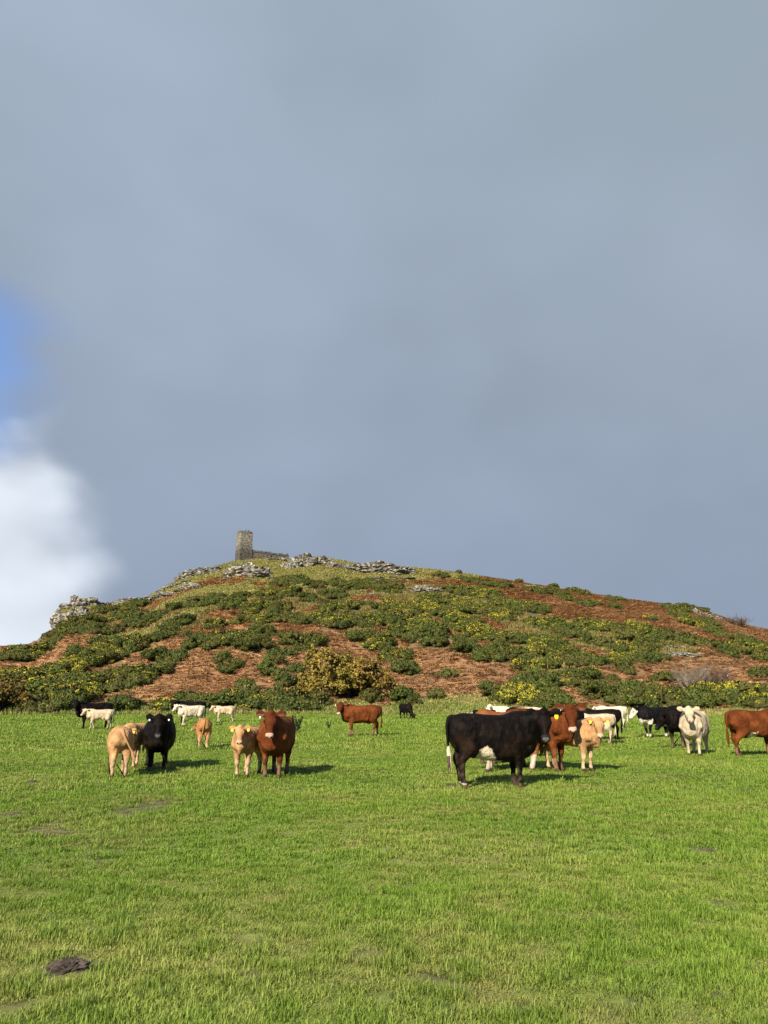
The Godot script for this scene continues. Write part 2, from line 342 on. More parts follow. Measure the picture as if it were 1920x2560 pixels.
# ---------------------------------------------------------------- sky
func sky_image() -> Image:
	var w := 1024
	var h := 512
	var im := Image.create(w, h, false, Image.FORMAT_RGBF)
	var na := noise(5, 1.1, 4)
	var nb := noise(9, 2.6, 4)
	var nc := noise(17, 7.0, 4)
	for y in h:
		var el := 90.0 - 180.0 * (y + 0.5) / h
		var ce := cos(deg_to_rad(el))
		var se := sin(deg_to_rad(el))
		for x in w:
			var az := fposmod((x + 0.5) / w * 360.0 + 180.0, 360.0) - 180.0
			var p := Vector3(sin(deg_to_rad(az)) * ce, se, -cos(deg_to_rad(az)) * ce)
			var q := Vector3(p.x, p.y * 1.6, p.z)
			var a := na.get_noise_3dv(q)
			var b := nb.get_noise_3dv(q)
			var c2 := nc.get_noise_3dv(q)
			# the rain cloud: slate near the horizon, paler and greener overhead
			var s := clampf((el - 2.0) / 48.0, 0.0, 1.0)
			var k := Color(0.288, 0.352, 0.462).lerp(Color(0.345, 0.425, 0.515), smoothstep(0.0, 1.0, s))
			k = k.lerp(Color(0.36, 0.42, 0.545), clampf(0.45 * a + 0.2, 0.0, 0.6) * smoothstep(3.0, 22.0, el))
			k *= 0.98 + 0.19 * a * smoothstep(-4.0, 18.0, el) + 0.07 * b + 0.02 * c2
			k = k.lerp(Color(0.335, 0.40, 0.455), 0.45 * smoothstep(-5.0, 35.0, az) * smoothstep(8.0, 40.0, el))
			# where it breaks up, from the left of the view round behind it: blue with white cloud
			var edge := lerpf(-20.0 - 0.40 * el, -26.3, smoothstep(18.5, 22.5, el)) + 2.4 * a + 2.8 * b + 2.0 * c2
			var clear := 1.0 - smoothstep(edge - 2.4, edge + 3.2, az)
			clear = maxf(clear, smoothstep(105.0, 145.0, az + 14.0 * a))
			if az > -60.0 and az < 60.0: clear *= 1.0 - smoothstep(23.0, 29.0, el + 6.0 * a)
			else: clear *= 1.0 - 0.75 * smoothstep(30.0, 60.0, el + 10.0 * a)
			if clear > 0.0:
				var blue := Color(0.19, 0.34, 0.70).lerp(Color(0.34, 0.48, 0.76), smoothstep(30.0, 5.0, el))
				var puff := smoothstep(-0.16, 0.2, 0.5 * a + 0.55 * b + 0.3 * c2 + 0.055 * (20.6 - el) - 0.75 * smoothstep(40.0, 60.0, absf(az)))
				var white := Color(0.74, 0.80, 0.89) * (1.0 + 0.2 * b + 0.12 * c2)
				k = k.lerp(blue.lerp(white, clampf(puff, 0.0, 1.0)), clear)
			if el < 0.0: k = Color(0.16, 0.19, 0.16)
			im.set_pixel(x, y, k)
	return im

# ---------------------------------------------------------------- cattle: a field of distances, meshed with surface nets
class Field:
	var o: Vector3
	var c: float
	var nx: int
	var ny: int
	var nz: int
	var f := PackedFloat32Array()
	var lumpy: FastNoiseLite
	var rough := Vector3(4.0, 2.4, 4.0)
	func _init(lo: Vector3, hi: Vector3, cell: float) -> void:
		o = lo; c = cell
		nx = int((hi.x - lo.x) / c) + 2; ny = int((hi.y - lo.y) / c) + 2; nz = int((hi.z - lo.z) / c) + 2
		f.resize(nx * ny * nz)
		f.fill(1.0)
	func put(i: int, d: float, k: float) -> void:
		var e := f[i]
		var h := maxf(k - absf(e - d), 0.0) / k
		f[i] = minf(e, d) - h * h * k * 0.25
	func cap(a: Vector3, b: Vector3, ra: float, rb: float, k := 0.06, sq := 1.0) -> void:
		var r := maxf(ra, rb) + k + c
		var lo := Vector3(minf(a.x, b.x) - r, minf(a.y, b.y) - r, minf(a.z, b.z) - r / sq)
		var hi := Vector3(maxf(a.x, b.x) + r, maxf(a.y, b.y) + r, maxf(a.z, b.z) + r / sq)
		var i0 := maxi(0, int((lo.x - o.x) / c)); var i1 := mini(nx - 1, int((hi.x - o.x) / c) + 1)
		var j0 := maxi(0, int((lo.y - o.y) / c)); var j1 := mini(ny - 1, int((hi.y - o.y) / c) + 1)
		var l0 := maxi(0, int((lo.z - o.z) / c)); var l1 := mini(nz - 1, int((hi.z - o.z) / c) + 1)
		var ab := Vector3(b.x - a.x, b.y - a.y, (b.z - a.z) * sq)
		var q := 1.0 / maxf(ab.length_squared(), 1e-6)
		for l in range(l0, l1 + 1):
			var pz := (o.z + l * c - a.z) * sq
			for j in range(j0, j1 + 1):
				var py := o.y + j * c - a.y
				var at := nx * (j + ny * l)
				for i in range(i0, i1 + 1):
					var p := Vector3(o.x + i * c - a.x, py, pz)
					var t := clampf(p.dot(ab) * q, 0.0, 1.0)
					var d := (p - ab * t).length() - ra - (rb - ra) * t
					if d < k + c: put(at + i, d, k)
	func blob(m: Vector3, bx: Basis, rad: Vector3, k := 0.03) -> void:
		var r := maxf(rad.x, maxf(rad.y, rad.z)) + k + c
		var i0 := maxi(0, int((m.x - r - o.x) / c)); var i1 := mini(nx - 1, int((m.x + r - o.x) / c) + 1)
		var j0 := maxi(0, int((m.y - r - o.y) / c)); var j1 := mini(ny - 1, int((m.y + r - o.y) / c) + 1)
		var l0 := maxi(0, int((m.z - r - o.z) / c)); var l1 := mini(nz - 1, int((m.z + r - o.z) / c) + 1)
		var least := minf(rad.x, minf(rad.y, rad.z))
		for l in range(l0, l1 + 1):
			for j in range(j0, j1 + 1):
				var at := nx * (j + ny * l)
				for i in range(i0, i1 + 1):
					var p := Vector3(o.x + i * c, o.y + j * c, o.z + l * c) - m
					var e := Vector3(p.dot(bx.x) / rad.x, p.dot(bx.y) / rad.y, p.dot(bx.z) / rad.z)
					var d := (e.length() - 1.0) * least
					if d < k + c: put(at + i, d, k)
	func trunk(sec: Array, k := 0.05) -> void:   # sections along x: [x, top, bottom, half width]
		var s := 0
		for i in nx:
			var x := o.x + i * c
			if x <= sec[0][0] or x >= sec[-1][0]: continue
			while x > sec[s + 1][0]: s += 1
			var t: float = (x - sec[s][0]) / (sec[s + 1][0] - sec[s][0])
			t = t * t * (3.0 - 2.0 * t) * 0.5 + t * 0.5
			var top := lerpf(sec[s][1], sec[s + 1][1], t)
			var bot := lerpf(sec[s][2], sec[s + 1][2], t)
			var hw := lerpf(sec[s][3], sec[s + 1][3], t)
			var yc := (top + bot) * 0.5
			var hy := (top - bot) * 0.5
			var least := minf(hy, hw)
			for l in nz:
				var z := absf(o.z + l * c) / hw
				if z > 1.8: continue
				for j in ny:
					var y := absf(o.y + j * c - yc) / hy
					if y > 1.8: continue
					var a := y * y
					var b := z * z
					var d := (0.55 * sqrt(a + b) + 0.45 * sqrt(sqrt(a * a + b * b)) - 1.0) * least
					if d < 0.2: put(i + nx * (j + ny * l), d, k)
	func mesh_into(s: Soup, xf: Transform3D, paint: Callable) -> void:
		var idx := PackedInt32Array()
		idx.resize(nx * ny * nz)
		var off := PackedInt32Array([0, 1, nx, nx + 1, nx * ny, nx * ny + 1, nx * ny + nx, nx * ny + nx + 1])
		var ea := PackedInt32Array([0, 2, 4, 6, 0, 1, 4, 5, 0, 1, 2, 3])
		var eb := PackedInt32Array([1, 3, 5, 7, 2, 3, 6, 7, 4, 5, 6, 7])
		var far := 3.5 * c
		var v := PackedFloat32Array()
		v.resize(8)
		for z in nz - 1:
			for y in ny - 1:
				var i := nx * (y + ny * z) - 1
				for x in nx - 1:
					i += 1
					var f0 := f[i]
					if f0 > far or f0 < -far: continue
					var m := 0
					for k in 8:
						v[k] = f[i + off[k]]
						if v[k] < 0.0: m |= 1 << k
					if m == 0 or m == 255: continue
					var p := Vector3.ZERO
					var cnt := 0
					for e in 12:
						var a := ea[e]
						var b := eb[e]
						if (v[a] < 0.0) != (v[b] < 0.0):
							var t := v[a] / (v[a] - v[b])
							p += Vector3((a & 1) + ((b & 1) - (a & 1)) * t, ((a >> 1) & 1) + (((b >> 1) & 1) - ((a >> 1) & 1)) * t, (a >> 2) + ((b >> 2) - (a >> 2)) * t)
							cnt += 1
					p = o + (p / cnt + Vector3(x, y, z)) * c
					var g := Vector3(v[1] + v[3] + v[5] + v[7] - v[0] - v[2] - v[4] - v[6], v[2] + v[3] + v[6] + v[7] - v[0] - v[1] - v[4] - v[5], v[4] + v[5] + v[6] + v[7] - v[0] - v[1] - v[2] - v[3])
					if lumpy != null:
						var e2 := 0.012
						var h0 := lumpy.get_noise_3dv(p * rough)
						g = g.normalized() - Vector3(lumpy.get_noise_3dv((p + Vector3(e2, 0, 0)) * rough) - h0, lumpy.get_noise_3dv((p + Vector3(0, e2, 0)) * rough) - h0, lumpy.get_noise_3dv((p + Vector3(0, 0, e2)) * rough) - h0) * (0.026 / e2)
					idx[i] = s.add(xf * p, xf.basis * g.normalized(), paint.call(p))
					var inside := v[0] < 0.0
					if y > 0 and z > 0 and inside != (v[1] < 0.0): quad(s.i, idx[i], idx[i - nx], idx[i - nx - nx * ny], idx[i - nx * ny], inside)
					if x > 0 and z > 0 and inside != (v[2] < 0.0): quad(s.i, idx[i], idx[i - nx * ny], idx[i - 1 - nx * ny], idx[i - 1], inside)
					if x > 0 and y > 0 and inside != (v[4] < 0.0): quad(s.i, idx[i], idx[i - 1], idx[i - 1 - nx], idx[i - nx], inside)
	func quad(to: PackedInt32Array, a: int, b: int, d: int, e: int, turn: bool) -> void:
		if turn: to.append_array(PackedInt32Array([a, d, b, a, e, d]))
		else: to.append_array(PackedInt32Array([a, b, d, a, d, e]))

const MUD := Color(0.085, 0.06, 0.042)
const COATS := {
	"black": Color(0.008, 0.0072, 0.007), "belly": Color(0.008, 0.0072, 0.007), "face": Color(0.008, 0.0075, 0.008), "red": Color(0.105, 0.030, 0.010), "tan": Color(0.385, 0.222, 0.108),
	"cream": Color(0.54, 0.45, 0.32), "white": Color(0.62, 0.55, 0.43), "orange": Color(0.22, 0.08, 0.026), "mottle": Color(0.56, 0.45, 0.32), "fawn": Color(0.31, 0.155, 0.066),
}

func coat(kind: String, p: Vector3, s: float, muddy: float) -> Color:
	var a := n_fine.get_noise_3d(p.x * 2.2 + s, p.y * 2.2, p.z * 2.2)
	var b := n_fine.get_noise_3d(p.x * 7.0 + s, p.y * 7.0, p.z * 7.0 + 40.0)
	var k: Color = COATS[kind]
	match kind:
		"black":
			if p.y < 0.75: k = k.lerp(Color(0.03, 0.018, 0.012), clampf(a * 1.5, 0.0, 0.5))
		"belly":
			k = k.lerp(Color(0.034, 0.018, 0.011), clampf(0.05 + a * 1.4, 0.0, 0.5) * smoothstep(1.1, 0.75, p.y))
			var w := minf(0.72 - p.y + 0.6 * (p.x + 0.46), 0.17 - 0.75 * (p.y - 0.5) - p.x - 0.26) + 0.05 * a
			if p.x > -0.47 and p.y > 0.4 and (w > 0.0 or (p.x < 0.02 and p.y < 0.5 + 0.03 * a)): k = Color(0.66, 0.58, 0.44)
			if p.x < -0.3 and p.y < 0.11: k = Color(0.6, 0.52, 0.44)
		"face":
			if p.x > 0.35 and p.y < 0.82 + 0.1 * a and p.y > 0.62: k = Color(0.66, 0.6, 0.5)
			if p.y < 0.62 and p.y > 0.5 and absf(p.z) < 0.16: k = Color(0.66, 0.6, 0.5)
			if p.y < 0.2: k = Color(0.6, 0.54, 0.45)
		"red":
			k = k.lerp(Color(0.16, 0.05, 0.015), clampf(0.2 + a * 1.4, 0.0, 0.8))
			if p.y < 0.28: k = k.lerp(Color(0.3, 0.17, 0.12), 0.5)
			if p.x < -0.2 and p.x > -0.47 and p.y < 0.73 + 0.1 * a and p.y > 0.45 and s > 50.0: k = Color(0.62, 0.52, 0.42)
		"orange":
			if p.y < 0.36 + 0.08 * a: k = Color(0.48, 0.42, 0.34)
		"tan", "fawn":
			k = k.lerp(k * 1.35, clampf(0.2 + a * 1.3, 0.0, 0.8))
			if p.y < 0.6: k = k.lerp(Color(0.6, 0.44, 0.28), smoothstep(0.62, 0.35, p.y + 0.1 * a) * 0.8)
			if p.y < 0.36 and p.y > 0.27: k = k.lerp(Color(0.25, 0.14, 0.07), 0.5)
		"cream", "white":
			k = k.lerp(Color(0.45, 0.30, 0.17), clampf(a * 0.9 - 0.05, 0.0, 0.35))
			if p.y < 0.44 and p.y > 0.36 and p.x > 0.0: k = k.lerp(Color(0.2, 0.14, 0.1), 0.55 if kind == "cream" else 0.2)
		"mottle":
			k = k.lerp(Color(0.33, 0.22, 0.13), clampf(a * 2.6, 0.0, 0.75))
	if p.y < 0.09: k = MUD * (0.9 + b)
	elif p.y < 0.5: k = k.lerp(MUD * 1.6, clampf(muddy * (1.3 - p.y * 1.6) + (a + b) * 0.6 - 0.35, 0.0, 0.9))
	var h := n_fine.get_noise_3d(p.x * 26.0, p.y * 9.0 + s, p.z * 26.0)
	return k * (1.0 + 0.24 * b + 0.2 * a + 0.26 * h)

func head_coat(kind: String, p: Vector3, s: float) -> Color:
	var a := n_fine.get_noise_3d(p.x * 5.0 + s, p.y * 5.0, p.z * 5.0)
	var k: Color = COATS[kind]
	var dark := kind == "black" or kind == "belly"
	if kind == "face" and p.x > 0.07 - 0.1 * absf(p.z) and absf(p.z) < 0.13: k = Color(0.68, 0.62, 0.54)
	if kind == "red": k = k * 0.85
	if kind == "tan" or kind == "fawn": k = k * (0.95 + 0.3 * smoothstep(0.3, 0.1, p.x))
	if (kind == "cream" or kind == "mottle") and p.x > 0.22: k = k.lerp(Color(0.3, 0.22, 0.16), 0.35)
	# eye rims, then the muzzle with its two nostrils
	if not dark and Vector3(p.x - 0.17, p.y + 0.07, absf(p.z) - 0.11).length() < 0.05: k = k * 0.4
	if p.x > (0.40 if dark else 0.425 + 0.02 * a) and p.y < -0.015:
		k = Color(0.016, 0.016, 0.017) if dark else Color(0.50, 0.36, 0.28)
		if dark and p.x > 0.45 and p.y > -0.09 and absf(p.z) < 0.05: k = Color(0.10, 0.10, 0.105)
	if p.x > 0.455 and Vector2(p.y + 0.065, absf(p.z) - 0.043).length() < 0.021: k = Color(0.03, 0.02, 0.018)
	if p.x > 0.43 and p.y < -0.125 and p.y > -0.142: k = k * 0.35
	if absf(p.z) > 0.15 and p.x < 0.12:
		k = k * (0.75 if dark else 0.9)
		if p.x > 0.012 and not dark and Vector2((p.x - 0.02) * 1.4, absf(p.z) - 0.22).length() < 0.075: k = k.lerp(Color(0.25, 0.14, 0.1), 0.45)
	return k * (1.0 + 0.22 * a)

var coat_mats := {}
var eye_mat: StandardMaterial3D
var tag_mat: StandardMaterial3D
var white_tag_mat: StandardMaterial3D

# at: middle of the stance; heading 0 right, 90 away, 180 left, 270 towards the viewer
func cow(x: float, d: float, heading: float, size: float, girth: float, deep: float, yaw: float, poll: float, pitch: float, reach: float, kind: String, called: String, label: String, tags := "", stance := [0, 0, 0, 0], muddy := 0.3, herd := "cattle grazing the pasture") -> Node3D:
	var t := thing(called, label, "cow" if called == "cow" else "calf", on(x, d), deg_to_rad(heading), herd)
	t.scale = Vector3.ONE * size
	var seed_ := x * 3.1 + d
	var cell := clampf(d * 0.0015, 0.023, 0.046) / size
	var f := Field.new(Vector3(-1.12, -0.03, -0.56), Vector3(0.75 + reach, 1.62, 0.56), cell)
	var sec := [[-0.96, 1.27, 0.95, 0.12], [-0.93, 1.31, 0.86, 0.185], [-0.86, 1.335, 0.78, 0.225], [-0.68, 1.37, 0.69, 0.28], [-0.45, 1.365, 0.66, 0.305], [-0.2, 1.34, 0.585, 0.345], [0.08, 1.33, 0.555, 0.36], [0.3, 1.345, 0.56, 0.325], [0.47, 1.37, 0.58, 0.27], [0.6, 1.35, 0.62, 0.245], [0.74, 1.24, 0.69, 0.19], [0.83, 1.1, 0.8, 0.09]]
	for s in sec:
		s[2] = s[1] - (s[1] - s[2]) * deep
		s[3] *= girth
	f.trunk(sec)
	for sd in [-1.0, 1.0]: f.cap(Vector3(-0.885, 1.2, 0.07 * sd * girth), Vector3(-0.86, 1.0, 0.11 * sd * girth), 0.105, 0.13, 0.07)
	for sd in [-1.0, 1.0]:      # hook bone, shoulder point, flank fold
		f.cap(Vector3(-0.52, 1.3, 0.2 * sd * girth), Vector3(-0.4, 1.24, 0.25 * sd * girth), 0.06, 0.04, 0.05)
		f.cap(Vector3(0.5, 1.22, 0.15 * sd * girth), Vector3(0.56, 0.9, 0.22 * sd * girth), 0.1, 0.11, 0.05)
		f.cap(Vector3(-0.42, 0.95, 0.27 * sd * girth), Vector3(-0.3, 0.72, 0.24 * sd * girth), 0.045, 0.06, 0.05)
	# haunch, shoulder and legs, each with the joints of its kind
	for k in 4:
		var sd := -1.0 if k % 2 == 0 else 1.0    # left, right
		var dx: float = stance[k]
		var z := 0.185 * (0.85 + 0.15 * girth) * sd
		if k < 2:
			f.cap(Vector3(0.42, 1.05, z * 0.9), Vector3(0.33, 0.76, z * 1.05), 0.15, 0.12, 0.1)
			f.cap(Vector3(0.36, 0.78, z), Vector3(0.385 + dx * 0.5, 0.42, z * 0.92), 0.115, 0.062, 0.05)
			f.cap(Vector3(0.385 + dx * 0.5, 0.45, z * 0.92), Vector3(0.385 + dx * 0.55, 0.38, z * 0.92), 0.066, 0.06, 0.03)
			f.cap(Vector3(0.385 + dx * 0.55, 0.38, z * 0.92), Vector3(0.375 + dx, 0.14, z * 0.92), 0.05, 0.045, 0.03)
			f.cap(Vector3(0.375 + dx, 0.14, z * 0.92), Vector3(0.40 + dx, 0.05, z * 0.92), 0.05, 0.05, 0.02)
			f.cap(Vector3(0.40 + dx, 0.035, z * 0.92), Vector3(0.435 + dx, 0.025, z * 0.92), 0.056, 0.048, 0.02)
		else:
			f.cap(Vector3(-0.68, 1.06, z * 0.75), Vector3(-0.60, 0.76, z * 1.0), 0.22, 0.165, 0.08)
			f.cap(Vector3(-0.60, 0.78, z * 1.0), Vector3(-0.775 + dx * 0.5, 0.52, z * 0.95), 0.155, 0.082, 0.06)
			f.cap(Vector3(-0.775 + dx * 0.5, 0.54, z * 0.95), Vector3(-0.77 + dx * 0.6, 0.44, z * 0.95), 0.076, 0.066, 0.03)
			f.cap(Vector3(-0.77 + dx * 0.6, 0.46, z * 0.95), Vector3(-0.735 + dx, 0.15, z * 0.95), 0.056, 0.048, 0.03)
			f.cap(Vector3(-0.735 + dx, 0.15, z * 0.95), Vector3(-0.70 + dx, 0.05, z * 0.95), 0.052, 0.052, 0.02)
			f.cap(Vector3(-0.70 + dx, 0.035, z * 0.95), Vector3(-0.665 + dx, 0.025, z * 0.95), 0.057, 0.05, 0.02)
	if called == "cow": f.blob(Vector3(-0.43, 0.66, 0), Basis.IDENTITY, Vector3(0.2, 0.13, 0.15), 0.05)
	# neck and head
	var ps := deg_to_rad(yaw)
	var ph := deg_to_rad(pitch)
	var pp := Vector3(0.54 + reach * cos(ps * 0.5), poll, -reach * sin(ps * 0.5))
	var hz := Vector3(sin(ps), 0, cos(ps))
	var hx := Vector3(cos(ph) * cos(ps), -sin(ph), -cos(ph) * sin(ps))
	var hs := 1.12 if called == "cow" else 1.05
	var th := Transform3D(Basis(hx, hz.cross(hx), hz).scaled(Vector3.ONE * hs), pp)
	th.basis = Basis(hx * hs, hz.cross(hx) * hs, hz * hs)
	var nape := th * Vector3(0.05, -0.11, 0)
	var throat := th * Vector3(0.13, -0.2, 0)
	f.cap(Vector3(0.42, 1.16, 0), nape, 0.215 * (0.6 + 0.4 * girth), 0.125, 0.12, 1.15)
	f.cap(Vector3(0.5, 0.95, 0), throat, 0.24 * (0.6 + 0.4 * girth), 0.085, 0.12, 1.3)
	f.cap(Vector3(0.66, 0.74, 0), throat.lerp(Vector3(0.66, 0.74, 0), 0.35), 0.11, 0.05, 0.1, 2.0)
	var soup := Soup.new()
	f.lumpy = n_fine
	f.mesh_into(soup, Transform3D.IDENTITY, func(p): return coat(kind, p, seed_, muddy))
	var hc := clampf(d * 0.0009, 0.0125, 0.03) / size / hs
	var h := Field.new(Vector3(-0.1, -0.28, -0.37), Vector3(0.55, 0.1, 0.37), hc)
	h.cap(Vector3(0.03, -0.075, 0), Vector3(0.19, -0.085, 0), 0.098, 0.1, 0.04, 0.86)
	for s in [-1.0, 1.0]:
		h.cap(Vector3(0.1, -0.16, 0.05 * s), Vector3(0.27, -0.155, 0.035 * s), 0.07, 0.055, 0.05)
		h.cap(Vector3(0.15, -0.05, 0.085 * s), Vector3(0.185, -0.06, 0.085 * s), 0.037, 0.034, 0.03)
		h.cap(Vector3(0.435, -0.08, 0.03 * s), Vector3(0.465, -0.085, 0.032 * s), 0.052, 0.047, 0.03)
		# the ear: root, then a broad cupped leaf that leans out and a little down
		h.cap(Vector3(0.02, -0.065, 0.08 * s), Vector3(0.02, -0.07, 0.14 * s), 0.04, 0.035, 0.03)
		var out := Vector3(0.06 if kind == "belly" or size < 0.8 else -0.16, 0.12, s).normalized()
		var nn := Vector3(0.5, 0.86, -0.25 * s)
		nn = (nn - out * nn.dot(out)).normalized()
		h.blob(Vector3(0.0, -0.05, 0.215 * s), Basis(out, nn.cross(out), nn), Vector3(0.1, 0.08, maxf(0.014, hc * 0.8)), 0.02)
	h.cap(Vector3(0.2, -0.075, 0), Vector3(0.42, -0.085, 0), 0.082, 0.062, 0.04)
	h.cap(Vector3(0.22, -0.17, 0), Vector3(0.43, -0.125, 0), 0.05, 0.04, 0.04)
	h.cap(Vector3(-0.005, -0.02, 0), Vector3(0.03, 0.01, 0), 0.062, 0.045, 0.04)
	h.mesh_into(soup, th, func(p): return head_coat(kind, p, seed_))
	var look: Material = coat_mats["dark" if kind in ["black", "belly", "face"] else "light"]
	part("body", soup.mesh(), look, t)
	# tail hanging from the tail head, with its tuft
	var ts := Soup.new()
	var sway := 0.05 * sin(x * 7.0) + (0.16 if tags.contains("s") else 0.0)
	var tuft: Color = coat(kind, Vector3(-0.9, 0.8, 0), seed_, 0.0)
	if kind == "belly" or kind == "face": tuft = Color(0.6, 0.52, 0.42)
	var k0: Color = coat(kind, Vector3(-0.9, 1.2, 0), seed_, 0.0)
	ts.tube(PackedVector3Array([Vector3(-0.88, 1.3, 0), Vector3(-0.965, 1.27, 0), Vector3(-1.005, 1.14, sway * 0.3), Vector3(-1.005, 0.92, sway), Vector3(-0.995, 0.74, sway * 1.6)]), PackedFloat32Array([0.055, 0.048, 0.034, 0.025, 0.022]), 8, k0)
	for q in 7:         # strands of the switch
		var o2 := Vector3(sin(q * 2.4), 0, cos(q * 2.4)) * (0.022 if q else 0.0)
		var end := 0.44 + 0.05 * sin(q * 5.1) if called == "calf" else 0.34 + 0.07 * sin(q * 5.1)
		var low := tuft if kind != "belly" else MUD * 1.2
		ts.tube(PackedVector3Array([Vector3(-0.995, 0.8, sway * 1.5), Vector3(-0.995, 0.68, sway * 1.8) + o2 * 0.8, Vector3(-0.99, 0.585, sway * 2.0) + o2]), PackedFloat32Array([0.014, 0.022, 0.023]), 5, tuft)
		ts.tube(PackedVector3Array([Vector3(-0.99, 0.59, sway * 2.0) + o2, Vector3(-0.985, 0.5, sway * 2.2) + o2 * 1.2, Vector3(-0.98, end, sway * 2.2) + o2 * 1.5]), PackedFloat32Array([0.023, 0.02, 0.003]), 5, low if q % 3 else low.lerp(tuft, 0.6))
	part("tail", ts.mesh(), look, t)
	if d < 30.0:
		for s in [-1.0, 1.0]:
			var e := SphereMesh.new()
			e.radius = 0.029 * hs; e.height = 0.058 * hs; e.radial_segments = 12; e.rings = 6
			part("eye", e, eye_mat, t, th * Vector3(0.172, -0.068, 0.108 * s))
	for s in [-1.0, 1.0]:
		var sign_ := "l" if s < 0.0 else "r"
		var plain := tags.contains(sign_)
		if not plain and not tags.contains(sign_.to_upper()): continue
		var ps_ := Soup.new()
		var w := 0.034 if plain else 0.02
		for q in [-1.0, 1.0]:
			var r := [Vector3(-w, -w, 0.004 * q), Vector3(w, -w, 0.004 * q), Vector3(w, w * 0.5, 0.004 * q), Vector3(w * 0.4, w * 1.3, 0.004 * q), Vector3(-w * 0.4, w * 1.3, 0.004 * q), Vector3(-w, w * 0.5, 0.004 * q)]
			for v in range(1, 5): ps_.tri(r[0], r[v], r[v + 1], Vector3(0, 0, q), Color.WHITE)
		var o := part("ear_tag", ps_.mesh(), tag_mat if plain else white_tag_mat, t, th * Vector3(0.075, -0.05, 0.215 * s))
		var face := (hx * 0.5 + hz.cross(hx) * 0.86).normalized()
		o.transform.basis = Basis(hz, face.cross(hz), face)
	return t

# ---------------------------------------------------------------- plants
func ball_point() -> Vector3:
	var z := rng.randf_range(-1, 1)
	var a := rng.randf_range(0, TAU)
	var r := sqrt(1.0 - z * z)
	return Vector3(r * cos(a), z, r * sin(a))

func spray(s: Soup, p: Vector3, out: Vector3, size: float, col: Color, blades := 3, thin := 0.26) -> void:
	for k in blades:
		var d := (out + ball_point() * 0.75).normalized()
		var w := d.cross(ball_point()).normalized() * size * thin
		s.leaf(p - w, p + w, p + d * size, out, col, 0.8)

func bush_lobes() -> Array:
	var lobes := []
	for k in 9:
		var a := TAU * k / 9.0 * 1.7 + rng.randf() * 0.8
		var r := sqrt(rng.randf()) * 0.66
		lobes.append([Vector3(cos(a) * r, rng.randf_range(0.2, 0.66) * (1.0 - r * 0.5), sin(a) * r), rng.randf_range(0.26, 0.4)])
	lobes.append([Vector3(0, 0.42, 0), 0.5])
	return lobes

func bush_mesh(lobes: Array, base: Color, tip: Color, count: int) -> ArrayMesh:
	var s := Soup.new()
	for L in lobes:                            # the twiggy inside
		var rings := 5
		var r: float = L[1] * 0.86
		for j in rings:
			for i in 8:
				var q := []
				for e in [[0, 0], [0, 1], [1, 1], [1, 0]]:
					var th: float = PI * (j + e[0]) / rings
					var ph: float = TAU * (i + e[1]) / 8.0
					q.append(L[0] + Vector3(sin(th) * cos(ph), cos(th), sin(th) * sin(ph)) * r)
				var m: Vector3 = (q[0] + q[2]) * 0.5 - L[0]
				if m.y + L[0].y < -0.05: continue
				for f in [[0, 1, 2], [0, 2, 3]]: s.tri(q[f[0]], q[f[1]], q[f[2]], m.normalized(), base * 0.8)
	for k in count:
		var L = lobes[rng.randi() % lobes.size()]
		var o := ball_point()
		if o.y < -0.45: continue
		var p: Vector3 = L[0] + o * L[1] * rng.randf_range(0.84, 1.02)
		if p.y < 0.0: continue
		var c := base.lerp(tip, clampf(rng.randf() * 1.1 - 0.15, 0, 1))
		spray(s, p, (o + Vector3(0, 0.45, 0)).normalized(), rng.randf_range(0.08, 0.21), c)
	return s.mesh()

func bloom_mesh(lobes: Array, count: int) -> ArrayMesh:
	var s := Soup.new()
	var made := 0
	while made < count:
		var L = lobes[rng.randi() % lobes.size()]
		var o := ball_point()
		if o.y < 0.05: continue
		var p: Vector3 = L[0] + o * L[1] * 1.02
		if n_fine.get_noise_3dv(p * 2.3 + Vector3(0, 7, 3)) < 0.06: 
			made += 1
			continue
		for j in 3:
			var c := Color(0.56, 0.44, 0.03).lerp(Color(0.42, 0.41, 0.05), rng.randf())
			spray(s, p + ball_point() * 0.03, (o + Vector3(0, 0.5, 0)).normalized(), rng.randf_range(0.04, 0.07), c, 2, 0.5)
		made += 1
	return s.mesh()

func tuft(blades: int, radius: float, tall: float, wide: float, lean: float, tips: Color) -> ArrayMesh:
	var s := Soup.new()
	for k in blades:
		var a := rng.randf() * TAU
		var p := Vector3(cos(a), 0, sin(a)) * sqrt(rng.randf()) * radius
		var h := tall * rng.randf_range(0.45, 1.15)
		var b := rng.randf() * TAU
		var flop := rng.randf_range(0.3, 1.3)
		if rng.randf() < 0.35:      # laid over
			h *= 0.5
			flop *= 3.2
		var d := Vector3(cos(b), 0, sin(b)) * h * lean * flop
		var w := Vector3(-sin(b + rng.randf_range(-0.7, 0.7)), 0, cos(b)) * wide * 0.5
		var m := p + Vector3(0, h * 0.6, 0) + d * 0.35
		var t := p + Vector3(0, h, 0) + d
		var g := w.cross(t - p).normalized()
		if g.y < 0.0:
			g = -g
			w = -w
		var q := (g + Vector3(0, 0.35, 0)).normalized()
		var c := Color(1, 1, 1).lerp(tips, rng.randf()) * rng.randf_range(0.7, 1.25)
		if rng.randf() < 0.11: c = Color(2.2, 1.35, 2.6)       # a dead straw-coloured blade
		var n := s.v.size()
		for v in [p - w - Vector3(0, 0.02, 0), p + w - Vector3(0, 0.02, 0), m - w * 0.85, m + w * 0.85, t]: s.add(v, q, c)
		s.i.append_array(PackedInt32Array([n, n + 2, n + 1, n + 1, n + 2, n + 3, n + 2, n + 4, n + 3]))
	return s.mesh()

